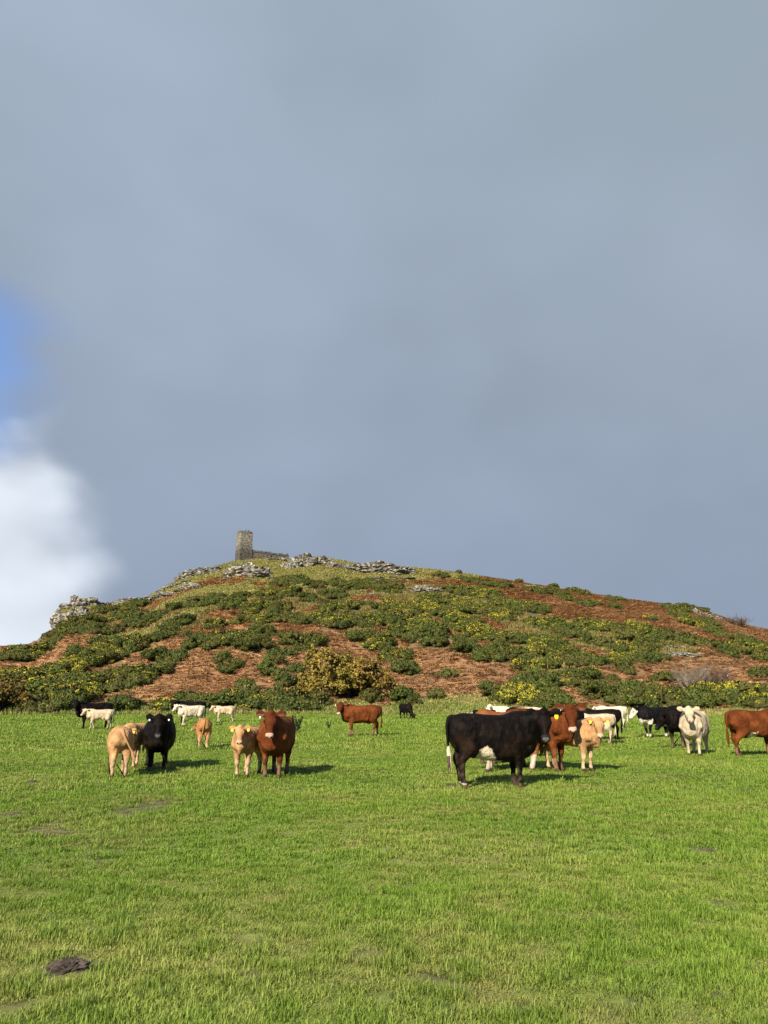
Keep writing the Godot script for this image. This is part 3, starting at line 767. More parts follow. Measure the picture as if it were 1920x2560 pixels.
func frond_clump(fronds: int) -> ArrayMesh:
	var s := Soup.new()
	for k in fronds:
		var a := rng.randf() * TAU
		var root := Vector3(cos(a), 0, sin(a)) * rng.randf() * 0.6
		var b := a + rng.randf_range(-0.9, 0.9)
		var d := Vector3(cos(b), 0, sin(b))
		var side := Vector3(-d.z, 0, d.x)
		var h := rng.randf_range(0.45, 1.0)
		var c := Color(1, 1, 1).lerp(Color(1.25, 1.22, 1.15), rng.randf()) * rng.randf_range(0.88, 1.1)
		var last := root
		for j in 3:
			var u := (j + 1) / 3.0
			var nx_ := root + d * 0.6 * u * u + Vector3(0, h * (u - 0.42 * u * u * u), 0)
			var q := (Vector3(0, 0.75, 0.45) + d * 0.25 + ball_point() * 0.22).normalized()
			for g in [-1.0, 1.0]:
				s.tri(last, nx_, last.lerp(nx_, 0.25) + side * g * (0.2 - 0.11 * u) + Vector3(0, -0.05, 0), q, c)
				s.tri(last.lerp(nx_, 0.5), nx_, last.lerp(nx_, 0.7) + side * g * (0.17 - 0.11 * u) + Vector3(0, -0.05, 0), q, c)
			last = nx_
	return s.mesh()

func limb(s: Soup, ends: Array, p: Vector3, d: Vector3, length: float, r: float, level: int, col: Color, spread: float, up: float) -> void:
	var pts := PackedVector3Array([p])
	var rad := PackedFloat32Array([r])
	var q := p
	for k in 3:
		d = (d + ball_point() * 0.28 + Vector3(0, up, 0)).normalized()
		q += d * length / 3.0
		pts.append(q)
		rad.append(r * (1.0 - 0.17 * (k + 1)))
	s.tube(pts, rad, 5 if level > 1 else 3, col)
	if level <= 1: ends.append([q, d])
	if level <= 2: ends.append([pts[2], d])
	if level == 0: return
	for k in (4 if level > 1 else 3):
		var side := (d + ball_point() * spread).normalized()
		limb(s, ends, pts[1 + k % 3], side, length * rng.randf_range(0.55, 0.8), r * 0.52, level - 1, col, spread, up)

func boulder(s_: int, tall: float) -> ArrayMesh:
	var sp := SphereMesh.new()
	sp.radius = 1.0; sp.height = 2.0; sp.radial_segments = 26; sp.rings = 15
	var a := sp.get_mesh_arrays()
	var v: PackedVector3Array = a[Mesh.ARRAY_VERTEX]
	var nb := noise(s_, 0.9, 4)
	var ncell := FastNoiseLite.new()
	ncell.seed = s_ + 3; ncell.noise_type = FastNoiseLite.TYPE_CELLULAR; ncell.frequency = 0.8
	ncell.cellular_return_type = FastNoiseLite.RETURN_CELL_VALUE
	var spot := noise(s_ + 8, 2.2, 3)
	var s := Soup.new()
	var p := PackedVector3Array()
	for q in v:
		var box := q / maxf(absf(q.x), maxf(absf(q.y), absf(q.z)))
		var w := q.lerp(box, 0.55)
		var k := 0.78 + 0.34 * nb.get_noise_3dv(q * 1.2) + 0.24 * ncell.get_noise_3dv(q * Vector3(1, 2.6, 1))
		p.append(Vector3(w.x * k, w.y * k * tall, w.z * k))
	var idx: PackedInt32Array = a[Mesh.ARRAY_INDEX]
	for k in range(0, idx.size(), 3):
		var m := (p[idx[k]] + p[idx[k + 1]] + p[idx[k + 2]]) / 3.0
		var g := spot.get_noise_3dv(m * Vector3(1.3, 2.2, 1.3))
		var col := Color(0.075, 0.07, 0.062).lerp(Color(0.40, 0.385, 0.32), smoothstep(-0.05, 0.32, g))
		if g > 0.12 and spot.get_noise_3dv(m * 3.0) > 0.25: col = Color(0.2, 0.2, 0.08)
		s.face(p[idx[k]], p[idx[k + 1]], p[idx[k + 2]], col)
	return s.mesh()

func place_words(x: float, d: float) -> String:
	var u := x / d
	var t := rise(x, d)
	var low := "at hedge line" if t < 0.05 else "low down" if t < 0.22 else "midway up" if t < 0.5 else "high up" if t < 0.8 else "near hilltop"
	var at := "at the far left edge" if u < -0.42 else "below the left cliff" if u < -0.33 else "left of the tower" if u < -0.22 else "below the tower" if u < -0.14 else "left of the autumn tree" if u < -0.09 and t < 0.3 else "below the pale crags" if u < -0.07 else "above the autumn tree" if u < 0.01 else "right of the autumn tree" if u < 0.1 else "above the black cow" if u < 0.2 else "above the tan calf" if u < 0.3 else "above the cream bullock" if u < 0.42 else "at the right edge"
	return low + " " + at

const NTH := ["leftmost", "second from left", "third from left", "fourth from left", "fifth from left", "sixth from left", "seventh from left", "eighth from left", "ninth from left", "tenth from left", "eleventh from left", "twelfth from left", "thirteenth from left", "fourteenth from left"]

func tell_apart(list: Array) -> void:        # things that would share a label get their order along the slope
	var by := {}
	for o in list:
		var l: String = o.get_meta("label")
		if not by.has(l): by[l] = []
		by[l].append(o)
	for l in by:
		var g: Array = by[l]
		if g.size() < 2: continue
		g.sort_custom(func(a, b): return a.position.x / a.position.z > b.position.x / b.position.z)
		for k in g.size():
			if k < 14: g[k].set_meta("label", l + ", " + NTH[k])
			else: g[k].set_meta("label", l + ", farther right")

# ---------------------------------------------------------------- the scene
func _ready() -> void:
	rng.seed = 20251
	n_big = noise(11, 1.0 / 32.0, 3)
	n_mid = noise(12, 1.0 / 9.0, 3)
	n_patch = noise(13, 0.35, 3)
	n_fine = noise(14, 1.0, 3)

	# camera, sky, sun
	var cam := Camera3D.new()
	cam.name = "camera"
	add_child(cam)
	cam.position = Vector3(0, EYE, 0)
	cam.rotation_degrees = Vector3(14.5, 0, 0)
	cam.fov = 69.38
	cam.near = 0.05
	cam.far = 6000.0
	cam.current = true
	var env := Environment.new()
	var sky := Sky.new()
	var pano := PanoramaSkyMaterial.new()
	pano.panorama = ImageTexture.create_from_image(sky_image())
	sky.sky_material = pano
	env.background_mode = Environment.BG_SKY
	env.sky = sky
	env.background_energy_multiplier = 0.50
	env.tonemap_mode = Environment.TONE_MAPPER_LINEAR
	env.tonemap_exposure = 2.05
	env.sdfgi_enabled = true
	env.ssao_enabled = true
	env.ssil_enabled = true
	var we := WorldEnvironment.new()
	we.name = "sky"
	we.environment = env
	add_child(we)
	var sun := DirectionalLight3D.new()
	sun.name = "sun"
	sun.light_color = Color(1.0, 0.94, 0.84)
	sun.light_energy = 1.6
	sun.light_angular_distance = 0.5
	sun.shadow_enabled = true
	var az := deg_to_rad(27.0)
	var el := deg_to_rad(30.0)
	sun.basis = Basis.looking_at(Vector3(sin(az) * cos(el), -sin(el), -cos(az) * cos(el)))
	add_child(sun)

	# materials
	var soil_tex := grain(31, 0.035, 0.62, 1.25)
	var ground_mat := mat(0.95, soil_tex, 0.6, 1.5)
	var blade_mat := mat(0.55, null, 1.0, 0.0, true, 0.35)
	blade_mat.backlight_enabled = true
	blade_mat.backlight = Color(0.35, 0.35, 0.35)
	var leaf_mat := mat(0.6, null, 1.0, 0.0, true, 0.3)
	var frond_mat := mat(0.85, null, 1.0, 0.0, true, 0.2)
	var rock_mat := mat(0.9, grain(33, 0.03, 0.45, 1.4), 0.45, 6.0)
	var stone_mat := mat(0.9, grain(34, 0.05, -0.35, 2.3, 256, 5), 0.085, 14.0)
	var bark_mat := mat(0.9, soil_tex, 1.5, 1.0, false)
	var hair := grain(35, 0.06, 0.5, 1.35)
	coat_mats["dark"] = mat(0.55, hair, 2.6, 1.2, false, 0.16)
	coat_mats["light"] = mat(0.8, hair, 2.6, 1.2, false, 0.2)
	eye_mat = flat_mat(Color(0.03, 0.02, 0.02), 0.12)
	tag_mat = flat_mat(Color(0.93, 0.82, 0.12), 0.45)
	white_tag_mat = flat_mat(Color(0.88, 0.87, 0.82), 0.45)

	# ground
	mask.resize(440 * 290)
	stamp(heath, 3)
	stamp(brake, 0)
	stamp(turf, 2)
	stamp(gorse, 1)
	var field_tint := func(x: float, d: float) -> Color: return (sward(x, d) * 0.8).lerp(Color(0.072, 0.036, 0.021), worn(x, d))
	var far_tint := func(x: float, d: float) -> Color: return sward(x, d) * 0.95
	var fields := Node3D.new()
	fields.name = "pasture"
	add_child(fields)
	fields.set_meta("kind", "structure")
	part("near_ground", sheet(steps(-14, 14, 0.2), steps(2, 20, 0.16), field_tint), ground_mat, fields)
	part("left_ground", sheet(steps(-230, -14, 3.0), steps(2, 20, 3.0), far_tint), ground_mat, fields)
	part("right_ground", sheet(steps(14, 230, 3.0), steps(2, 20, 3.0), far_tint), ground_mat, fields)
	part("back_ground", sheet(steps(-230, 230, 3.0), steps(-60, 2, 6.0), far_tint), ground_mat, fields)
	part("far_ground", sheet(steps(-100, 100, 1.0), steps(20, 80, 1.0), far_tint), ground_mat, fields)
	var hill := part("hill", sheet(steps(-230, 230, 2.3), steps(80, 420, 2.2), hill_tint), ground_mat, self)
	hill.set_meta("kind", "structure")
	var plain := Soup.new()
	plain.quad(Vector3(-5000, -2.6, 5000), Vector3(-5000, -2.6, -5000), Vector3(5000, -2.6, -5000), Vector3(5000, -2.6, 5000), Color(0.08, 0.12, 0.03))
	part("ground", plain.mesh(), ground_mat, self).set_meta("kind", "structure")

	hilltop(stone_mat, rock_mat, leaf_mat, bark_mat)
	hillside(leaf_mat, frond_mat, blade_mat, bark_mat)
	small_things(ground_mat, bark_mat, leaf_mat)
	herd()
	meadow(blade_mat)

func herd() -> void:
	cow(-17.26, 45.35, 215, 1.12, 1, 1, 60, 1.45, 55, .42, "black", "cow", "black cow at far left behind a cream calf, head turned to the viewer", "", [0.06, -0.05, 0.05, -0.06], 0.3)
	cow(-16.66, 44.81, 198, .84, .95, .86, 45, 1.38, 45, .40, "cream", "calf", "cream calf with darker face standing before the black cow at far left", "", [.1, -.1, .1, -.1], 0.3)
	cow(-5.86, 17.18, 112, .75, 1.02, .92, -6, 1.12, 50, .42, "tan", "calf", "tan calf seen from behind with its tail swung across, left of the front-facing black cow", "s", [0, .1, .05, -.1], .6)
	cow(-6.15, 19.10, 266, .76, .95, .9, 20, 1.22, 50, .42, "tan", "calf", "tan calf with yellow ear tags peering over the back of another tan calf", "lr", [0, 0, 0, 0], .4)
	cow(-5.43, 18.67, 284, .9, 1.2, 1.16, 0, 1.38, 62, .36, "black", "cow", "black cow facing the viewer at left with small white ear tags and a shiny nose", "LR", [.0, .06, -.1, .1], .1)
	cow(-6.47, 27.64, 105, .76, 1.0, .92, 65, 1.2, 40, .42, "fawn", "calf", "lone small tan calf seen from behind looking left, right of the front-facing black cow", "", [0, 0, .05, -.05], .4)
	cow(-12.57, 49.62, 211, .97, 1, .95, 25, 1.4, 45, .42, "white", "calf", "white calf beside the far black cow on the left, nearer of the two", "", [.12, -.1, .15, -.1], .2)
	cow(-14.12, 55.48, 197, 1.16, 1, 1, 40, 1.42, 50, .42, "black", "cow", "black cow mostly hidden behind the white calf at far left", "", [0.06, -0.05, 0.05, -0.06], 0.3)
	cow(-12.51, 59.75, 192, .9, .9, .84, 30, 1.36, 45, .42, "mottle", "calf", "small cream calf with brown mottling standing alone near the hedge on the left", "", [.08, -.05, .08, -.08], .1)
	cow(-3.01, 17.02, 264, .745, .92, .86, 14, 1.42, 50, .38, "tan", "calf", "tan calf with two yellow ear tags beside the red cow, facing the viewer", "lr", [.05, -.05, -.1, .15], .5)
	cow(-2.36, 16.91, 268, .92, 1.12, 1.1, 6, 1.46, 62, .38, "red", "cow", "red-brown cow with pale nose facing the viewer beside the tan calf", "R", [.05, -.05, .1, -.1], .7)
	cow(-1.16, 36.28, 191, 1.05, 1, 1, 62, 1.45, 55, .42, "red", "cow", "lone red-brown cow standing sideways in mid-field with its head turned to the viewer", "R", [.05, -.1, .15, -.12], .3)
	cow(2.00, 68.29, 298, 1.0, 1, 1, 10, .42, 50, .62, "black", "cow", "far black cow grazing with its head down before the hedge", "", [0.06, -0.05, 0.05, -0.06], 0.3)
	cow(2.18, 14.99, 14, 1.0, 1.04, 1.13, -110, 1.40, 66, .5, "belly", "cow", "large black cow with white belly patch standing sideways nearest the viewer, yellow ear tag", "l", [.02, .0, .04, -.03], .55)
	cow(3.82, 18.57, 312, 1.04, 1.05, 1, -52, 1.42, 64, .45, "red", "cow", "red-brown cow behind the large black cow, facing the viewer with pale nose", "R", [-.06, .06, 0, 0], .3)
	cow(4.50, 18.35, 318, .86, .98, .9, -60, 1.40, 56, .40, "tan", "calf", "pale tan calf with yellow ear tags at the right shoulder of the red cow", "lr", [0, -.05, 0, 0], .3)
	cow(8.25, 30.41, 169, .86, .95, .88, 20, 1.3, 50, .4, "cream", "calf", "cream calf seen in part behind the pale tan calf, beside a black cow", "", [0.06, -0.05, 0.05, -0.06], .1)
	cow(9.21, 33.08, 162, .96, 1, 1, 0, 1.25, 50, .42, "black", "cow", "black cow behind the cream calf on the right, rump towards the lone white one", "", [0.06, -0.05, 0.05, -0.06], 0.3)
	cow(13.55, 45.88, 164, .96, .95, .92, 0, 1.3, 45, .42, "white", "calf", "white calf farthest of the right-hand group, only its hindquarters showing", "", [0.06, -0.05, 0.05, -0.06], .1)
	cow(12.13, 34.57, 205, 1.0, 1, .95, -38, 1.36, 58, .45, "face", "cow", "black cow with white face and chest walking left", "R", [.05, -.12, .2, -.1], 0.3)
	cow(10.66, 27.74, 231, 1.06, 1.05, 1.04, -62, 1.14, 58, .5, "black", "cow", "black cow with muddy white knees directly left of the cream bullock", "R", [0, 0, 0, 0], .9)
	cow(9.58, 23.79, 238, .96, 1.14, 1.1, 16, 1.48, 40, .34, "cream", "cow", "large cream bullock with raised head facing the viewer on the right", "", [.1, -.06, -.1, .12], .3)
	cow(11.34, 23.37, 10, 1.0, 1, 1, 20, 1.2, 50, .45, "red", "cow", "red-brown cow cut by the right edge of the photo, rump and white udder patch showing", "", [0, 0, .12, -.18], .25)
	cow(2.81, 18.14, 194, 1.0, 1, .95, 0, 1.1, 50, .4, "orange", "cow", "orange-brown cow with white socks hidden behind the large black cow", "", [.1, -.1, .1, -.05], .1)
	cow(2.85, 20.81, 254, .98, 1, 1, 0, 1.38, 60, .36, "black", "calf", "black calf looking over the back of the large black cow, only its head showing", "", [0.06, -0.05, 0.05, -0.06], 0.3)
	cow(4.98, 28.81, 172, 1.04, 1, 1, 0, 1.42, 45, .42, "white", "cow", "white cow behind the large black cow, its back and head above that back", "", [0.06, -0.05, 0.05, -0.06], 0.3)
	cow(3.32, 22.41, -6, .97, .95, .9, 0, 1.42, 35, .42, "cream", "calf", "cream calf in profile looking right above the back of the orange-brown cow", "", [0.06, -0.05, 0.05, -0.06], 0.3)
	cow(4.43, 26.14, 82, 1.04, 1, 1, 0, 1.1, 45, .42, "black", "cow", "black cow seen from behind between the two pale heads", "", [0.06, -0.05, 0.05, -0.06], 0.3)
	cow(6.46, 28.81, 167, 1.0, 1, 1, 0, 1.1, 45, .42, "black", "cow", "black cow whose back shows between the two heads of the front cows", "", [0.06, -0.05, 0.05, -0.06], 0.3)

func meadow(m: Material) -> void:
	var g := thing("grass", "", "", Vector3.ZERO)
	g.set_meta("kind", "stuff")
	# distance from, to, count, tuft radius, height, blade width, blades
	for b in [[2.6, 8.0, 92000, 0.06, 0.030, 0.0038, 14], [8.0, 14.0, 88000, 0.085, 0.034, 0.0058, 14], [14.0, 26.0, 74000, 0.14, 0.042, 0.010, 14], [26.0, 50.0, 58000, 0.3, 0.065, 0.022, 14], [50.0, 93.0, 44000, 0.6, 0.08, 0.05, 14]]:
		for v in 3:
			var buf := PackedFloat32Array()
			for k in int(b[2] / 3):
				var d := sqrt(rng.randf_range(b[0] * b[0], b[1] * b[1]))
				var x := rng.randf_range(-1.0, 1.0) * (0.6 * d + 3.2)
				if d > foot(x) + 1.0: continue
				var w := worn(x, d) if d < 20.0 else 0.0
				if w > 0.0 and rng.randf() < w * 1.6: continue
				var c := sward(x, d) * rng.randf_range(0.8, 1.2)
				if w > 0.0: c = c.lerp(Color(0.26, 0.19, 0.08), w * rng.randf())
				var lush := 1.0 + 0.55 * n_patch.get_noise_2d(x + 50.0, d) - 0.35 * n_mid.get_noise_2d(x, d + 30.0) - 0.6 * w
				var q := n_fine.get_noise_2d(x * 2.4 + 7.0, d * 2.4)
				if d > 26.0: q = n_fine.get_noise_2d(x * 0.8 + 7.0, d * 0.8)
				if q > 0.05: c = c.lerp(Color(0.092, 0.165, 0.014), clampf(q * 1.6, 0.0, 0.75))
				elif q < -0.15 and rng.randf() < 0.6: c = c.lerp(Color(0.30, 0.29, 0.09), clampf(-q * 1.3, 0.0, 0.7))
				var h := rng.randf_range(0.4, 1.35) * clampf(lush, 0.45, 1.8) * clampf(1.0 + 1.5 * q, 0.5, 2.2)
				if n_fine.get_noise_2d(x * 2.6, d * 2.6 + 9.0) < -0.12 - 0.5 * (rng.randf() - 0.3): h *= 0.5
				if rng.randf() < 0.03: h *= 2.0
				push(buf, Basis(Vector3.UP, rng.randf() * TAU).scaled(Vector3(1, h, 1)), on(x, d), c)
			if b[1] > 14.0:      # ranker tussocks that the cattle leave
				for k in 26:
					var d := sqrt(rng.randf_range(b[0] * b[0], b[1] * b[1]))
					var x := rng.randf_range(-0.6, 0.6) * d
					if d > foot(x): continue
					for j in 7:
						var r: float = rng.randf_range(0.0, b[3] * 0.9)
						var a := rng.randf() * TAU
						push(buf, Basis(Vector3.UP, a).scaled(Vector3(0.6, rng.randf_range(1.4, 2.8), 0.6)), on(x + cos(a) * r * 2.0, d + sin(a) * r), Color(0.06, 0.10, 0.015) * rng.randf_range(0.7, 1.3))
			many("tuft", tuft(b[6], b[3], b[4], b[5], 1.0, Color(1.45, 1.25, 1.4)), m, g, buf)

func hillside(leaf: Material, frond: Material, blade: Material, bark: Material) -> void:
	# gorse: meshes shared between bushes
	var greens := [[Color(0.048, 0.060, 0.014), Color(0.128, 0.145, 0.03)], [Color(0.042, 0.058, 0.014), Color(0.108, 0.136, 0.028)], [Color(0.056, 0.060, 0.018), Color(0.15, 0.142, 0.033)]]
	var bodies := []
	var blooms := []
	for v in 6:
		var lobes := bush_lobes()
		bodies.append(bush_mesh(lobes, greens[v % 3][0], greens[v % 3][1], 620))
		blooms.append([bloom_mesh(lobes, 90), bloom_mesh(lobes, 260), bloom_mesh(lobes, 560)])
	var made := []
	var count := 0
	var fill := []
	for v in 6: fill.append(PackedFloat32Array())
	var fill_bloom := [PackedFloat32Array(), PackedFloat32Array()]
	for e in gorse:
		var n := 1
		if e[2] * e[3] > 9.0: n = 2
		if e[2] < 0.9: n = 1
		for k in n:
			var at := Vector2(e[0], e[1])
			var rx: float = e[2]
			var rz: float = e[3]
			if n == 2:
				at.x += e[2] * (0.45 if k else -0.45)
				at.y += e[3] * (0.25 if k else -0.2) * (1 if rng.randf() < 0.5 else -1)
				rx *= 0.62; rz *= 0.7
			rx = clampf(rx * 1.2, 0.5, 3.6)
			rz = clampf(rz * 1.2, 0.5, 3.6)
			var tall := clampf(e[4] * 1.35, 0.55, 1.9) * rng.randf_range(0.85, 1.2)
			var fl: float = e[5]
			var word := "many yellow flowers" if fl > 0.55 else "some yellow flowers" if fl > 0.25 else "few flowers" if fl > 0.04 else "no flowers"
			var wide := "broad" if rx > 2.1 else "small" if rx < 1.0 else "rounded"
			var t := thing("gorse_bush", "%s gorse bush, %s, %s" % [wide, word, place_words(at.x, at.y)], "gorse bush", on(at.x, at.y, -0.1), rng.randf() * TAU, "gorse bushes on the hill")
			var r := (rx + rz) * 0.5
			t.scale = Vector3(rx, tall * 1.15, rz)
			t.rotation.y = [0.0, PI][rng.randi() % 2] + rng.randf_range(-0.4, 0.4)
			var v := rng.randi() % 6
			part("foliage", bodies[v], leaf, t).set_meta("kind", "stuff")
			if fl > 0.02: part("flowers", blooms[v][0 if fl < 0.22 else 1 if fl < 0.55 else 2], leaf, t).set_meta("kind", "stuff")
			made.append(t)
		# the lower growth that closes the thicket between the bushes
		for k in int(e[2] * e[3] * 1.0) + 2:
			var a := rng.randf() * TAU
			var q := sqrt(rng.randf())
			var x: float = e[0] + cos(a) * q * e[2] * 0.92
			var d: float = e[1] + sin(a) * q * e[3] * 0.92
			var s := rng.randf_range(0.8, 2.1)
			var bs := Basis(Vector3.UP, rng.randf() * TAU).scaled(Vector3(s, minf(1.9, s * rng.randf_range(0.85, 1.3)), s))
			push(fill[rng.randi() % 6], bs, on(x, d, -0.1), Color.WHITE * rng.randf_range(0.8, 1.2))
			if rng.randf() < float(e[5]) * 0.9:
				push(fill_bloom[0 if e[5] < 0.4 else 1], bs, on(x, d, -0.08), Color.WHITE)
	tell_apart(made)
	var th := thing("gorse_thicket", "", "", Vector3.ZERO)
	th.set_meta("kind", "stuff")
	for v in 6: many("growth", bodies[v], leaf, th, fill[v])
	many("flowers", blooms[2][1], leaf, th, fill_bloom[0])
	many("flowers", blooms[4][2], leaf, th, fill_bloom[1])

	# bracken, hill turf and the rough verge
	var clumps := [PackedFloat32Array(), PackedFloat32Array(), PackedFloat32Array()]
	var turfs := [PackedFloat32Array(), PackedFloat32Array()]
	for k in 165000:
		var d := sqrt(rng.randf_range(78.0 * 78.0, 318.0 * 318.0))
		var x := rng.randf_range(-0.62, 0.62) * d
		var t := rise(x, d)
		if t <= 0.0 or t > 1.03: continue
		var what := cover(x, d)
		var a := n_mid.get_noise_2d(x * 2.0, d * 2.0)
		var verge := t < 0.022 + 0.02 * a
		if what == 3 and rng.randf() < 0.7:
			var c := Color(0.13, 0.14, 0.035).lerp(Color(0.21, 0.17, 0.06), clampf(0.5 + a * 1.4 + rng.randf_range(-0.3, 0.3), 0, 1)) * rng.randf_range(0.7, 1.25)
			var s := rng.randf_range(0.9, 1.7)
			push(turfs[rng.randi() % 2], Basis(Vector3.UP, rng.randf() * TAU).scaled(Vector3(s, s * rng.randf_range(1.2, 2.6), s)), on(x, d), c)
		elif what == 2 or verge:
			var c := Color(0.23, 0.25, 0.065).lerp(Color(0.30, 0.26, 0.10), clampf(0.5 + a * 1.4, 0, 1)) * rng.randf_range(0.75, 1.2)
			if verge: c = Color(0.14, 0.2, 0.035) * rng.randf_range(0.8, 1.2)
			var s := rng.randf_range(0.8, 1.5) * (1.0 if d < 150.0 else 1.5)
			push(turfs[rng.randi() % 2], Basis(Vector3.UP, rng.randf() * TAU).scaled(Vector3(s, s * rng.randf_range(0.6, 1.4), s)), on(x, d), c)
		elif what == 0 or what == 3 or rng.randf() < 0.12:
			var c := Color(0.37, 0.20, 0.092).lerp(Color(0.50, 0.31, 0.155), clampf(0.5 + a * 1.2 + n_big.get_noise_2d(x * 2.0, d * 2.0), 0, 1)) * rng.randf_range(0.7, 1.2)
			if rng.randf() < 0.06: c = Color(0.1, 0.085, 0.03)
			var s := rng.randf_range(0.5, 0.95) * (0.75 if d < 150.0 else 0.95)
			var b := Basis(Vector3.UP, rng.randf() * TAU).scaled(Vector3(s * 1.2, s * 0.8, s * 1.2))
			push(clumps[rng.randi() % 3], b, on(x, d), c)
	for k in 5200:       # rank grass and old stems along the field edge
		var x := rng.randf_range(-62.0, 62.0)
		var d := foot(x) + rng.randf_range(-2.6, 3.0) + 1.6 * n_mid.get_noise_2d(x * 2.0, 5.0)
		var s := rng.randf_range(0.5, 1.1)
		var c := Color(0.12, 0.17, 0.03).lerp(Color(0.27, 0.21, 0.09), rng.randf() * rng.randf() + clampf(n_mid.get_noise_2d(x * 3.0, 60.0), 0, 0.6))
		push(turfs[k % 2], Basis(Vector3.UP, rng.randf() * TAU).scaled(Vector3(s, s * rng.randf_range(0.8, 3.2), s)), on(x, d), c)
	var br := thing("bracken", "", "", Vector3.ZERO)
	br.set_meta("kind", "stuff")
	for v in 3: many("fronds", frond_clump(13), frond, br, clumps[v])
	var ht := thing("hill_grass", "", "", Vector3.ZERO)
	ht.set_meta("kind", "stuff")
	for v in 2: many("tuft", tuft(26, 0.85, 0.22, 0.07, 0.8, Color(1.2, 1.15, 1.0)), blade, ht, turfs[v])

	# the autumn tree at the foot of the hill, and three leafless ones
	autumn_tree("autumn_tree", "broad autumn tree with yellow-green leaves at the foot of the hill", -4.8, 102.5, 9.4, 6.3, leaf, bark, 38000)
	autumn_tree("autumn_tree", "dark autumn tree with brown-green leaves at the far left edge", -43.5, 86.0, 5.5, 4.0, leaf, bark, 4200)
	bare_tree("bare_shrub", "pale grey leafless shrub on the bracken above the cream bullock", 42.6, 104.5, 2.0, Color(0.22, 0.185, 0.145), 1.0, bark)
	bare_tree("bare_shrub", "dark leafless shrub right of the pale grey one", 46.8, 107.0, 1.7, Color(0.15, 0.10, 0.075), 1.0, bark)
	bare_tree("bare_tree", "dark leafless wind-bent tree on the skyline at right", 115.0, 243.0, 2.3, Color(0.13, 0.10, 0.08), 1.0, bark)
	bare_tree("bare_shrub", "brown leafless bush on the skyline right of the ruined nave", -36.5, 303.0, 0.9, Color(0.12, 0.06, 0.05), 1.0, bark)

func autumn_tree(called: String, label: String, x: float, d: float, tall: float, wide: float, leaf: Material, bark: Material, leaves: int) -> void:
	var t := thing(called, label, "tree", on(x, d, -0.15))
	var s := Soup.new()
	var ends := []
	var dark := Color(0.10, 0.08, 0.06)
	s.tube(PackedVector3Array([Vector3.ZERO, Vector3(0.1, 0.6, 0), Vector3(0.05, 1.2, 0.1)]), PackedFloat32Array([0.34, 0.27, 0.24]), 8, dark)
	part("trunk", s.mesh(), bark, t)
	var b := Soup.new()
	for k in 9:
		var a := TAU * k / 9.0 + rng.randf() * 0.5
		var lift := rng.randf_range(0.2, 2.0)
		limb(b, ends, Vector3(0.05, 0.7 + 0.06 * k, 0.05), Vector3(cos(a), lift, sin(a)).normalized(), rng.randf_range(0.36, 0.5) * wide * (1.35 if lift < 0.75 else 0.95), 0.13, 3, dark, 0.85, 0.05)
	part("limbs", b.mesh(), bark, t)
	var l := Soup.new()
	var brown := label.begins_with("dark")
	for k in leaves:
		var e = ends[rng.randi() % ends.size()]
		var p: Vector3 = e[0] + ball_point() * rng.randf_range(0.05, 0.8) * Vector3(1, 0.6, 1)
		var q := Vector3(p.x / wide, p.y / tall, p.z / wide)
		if p.y < 0.35 or q.length() > 1.1: continue
		var u := clampf(0.5 + 0.9 * n_fine.get_noise_3dv(p * 0.55) + rng.randf_range(-0.25, 0.25), 0, 1)
		var c := Color(0.115, 0.108, 0.022).lerp(Color(0.245, 0.175, 0.035), u)
		if p.x > 0.5 * wide * 0.4 and rng.randf() < 0.35: c = Color(0.17, 0.095, 0.035)
		if brown: c = Color(0.065, 0.062, 0.018).lerp(Color(0.15, 0.095, 0.02), u)
		var n := (p - Vector3(0, tall * 0.3, 0)).normalized() * 0.6 + ball_point() * 0.7 + Vector3(0, 0.2, 0)
		var a1 := ball_point() * rng.randf_range(0.11, 0.22)
		var a2 := a1.cross(n).normalized() * a1.length() * 0.8
		l.leaf(p - a1, p + a2, p + a1, n, c)
		l.leaf(p - a1, p + a1, p - a2, n, c)
	part("crown", l.mesh(), leaf, t).set_meta("kind", "stuff")

func bare_tree(called: String, label: String, x: float, d: float, size: float, c: Color, up: float, bark: Material) -> void:
	var t := thing(called, label, "tree" if called == "bare_tree" else "shrub", on(x, d, -0.1))
	var s := Soup.new()
	var ends := []
	for k in 15:
		var a := TAU * k / 15.0 + rng.randf()
		limb(s, ends, Vector3(cos(a), 0, sin(a)) * 0.15 * size, Vector3(cos(a) * 0.9 + (0.5 if called == "bare_tree" else 0.0), rng.randf_range(0.5, 1.5), sin(a) * 0.9).normalized(), 1.1 * size, 0.06 * size, 3, c, 0.7, 0.1)
	part("branches", s.mesh(), bark, t)
	if called == "bare_tree": t.scale = Vector3(1.3, 0.75, 1.3)

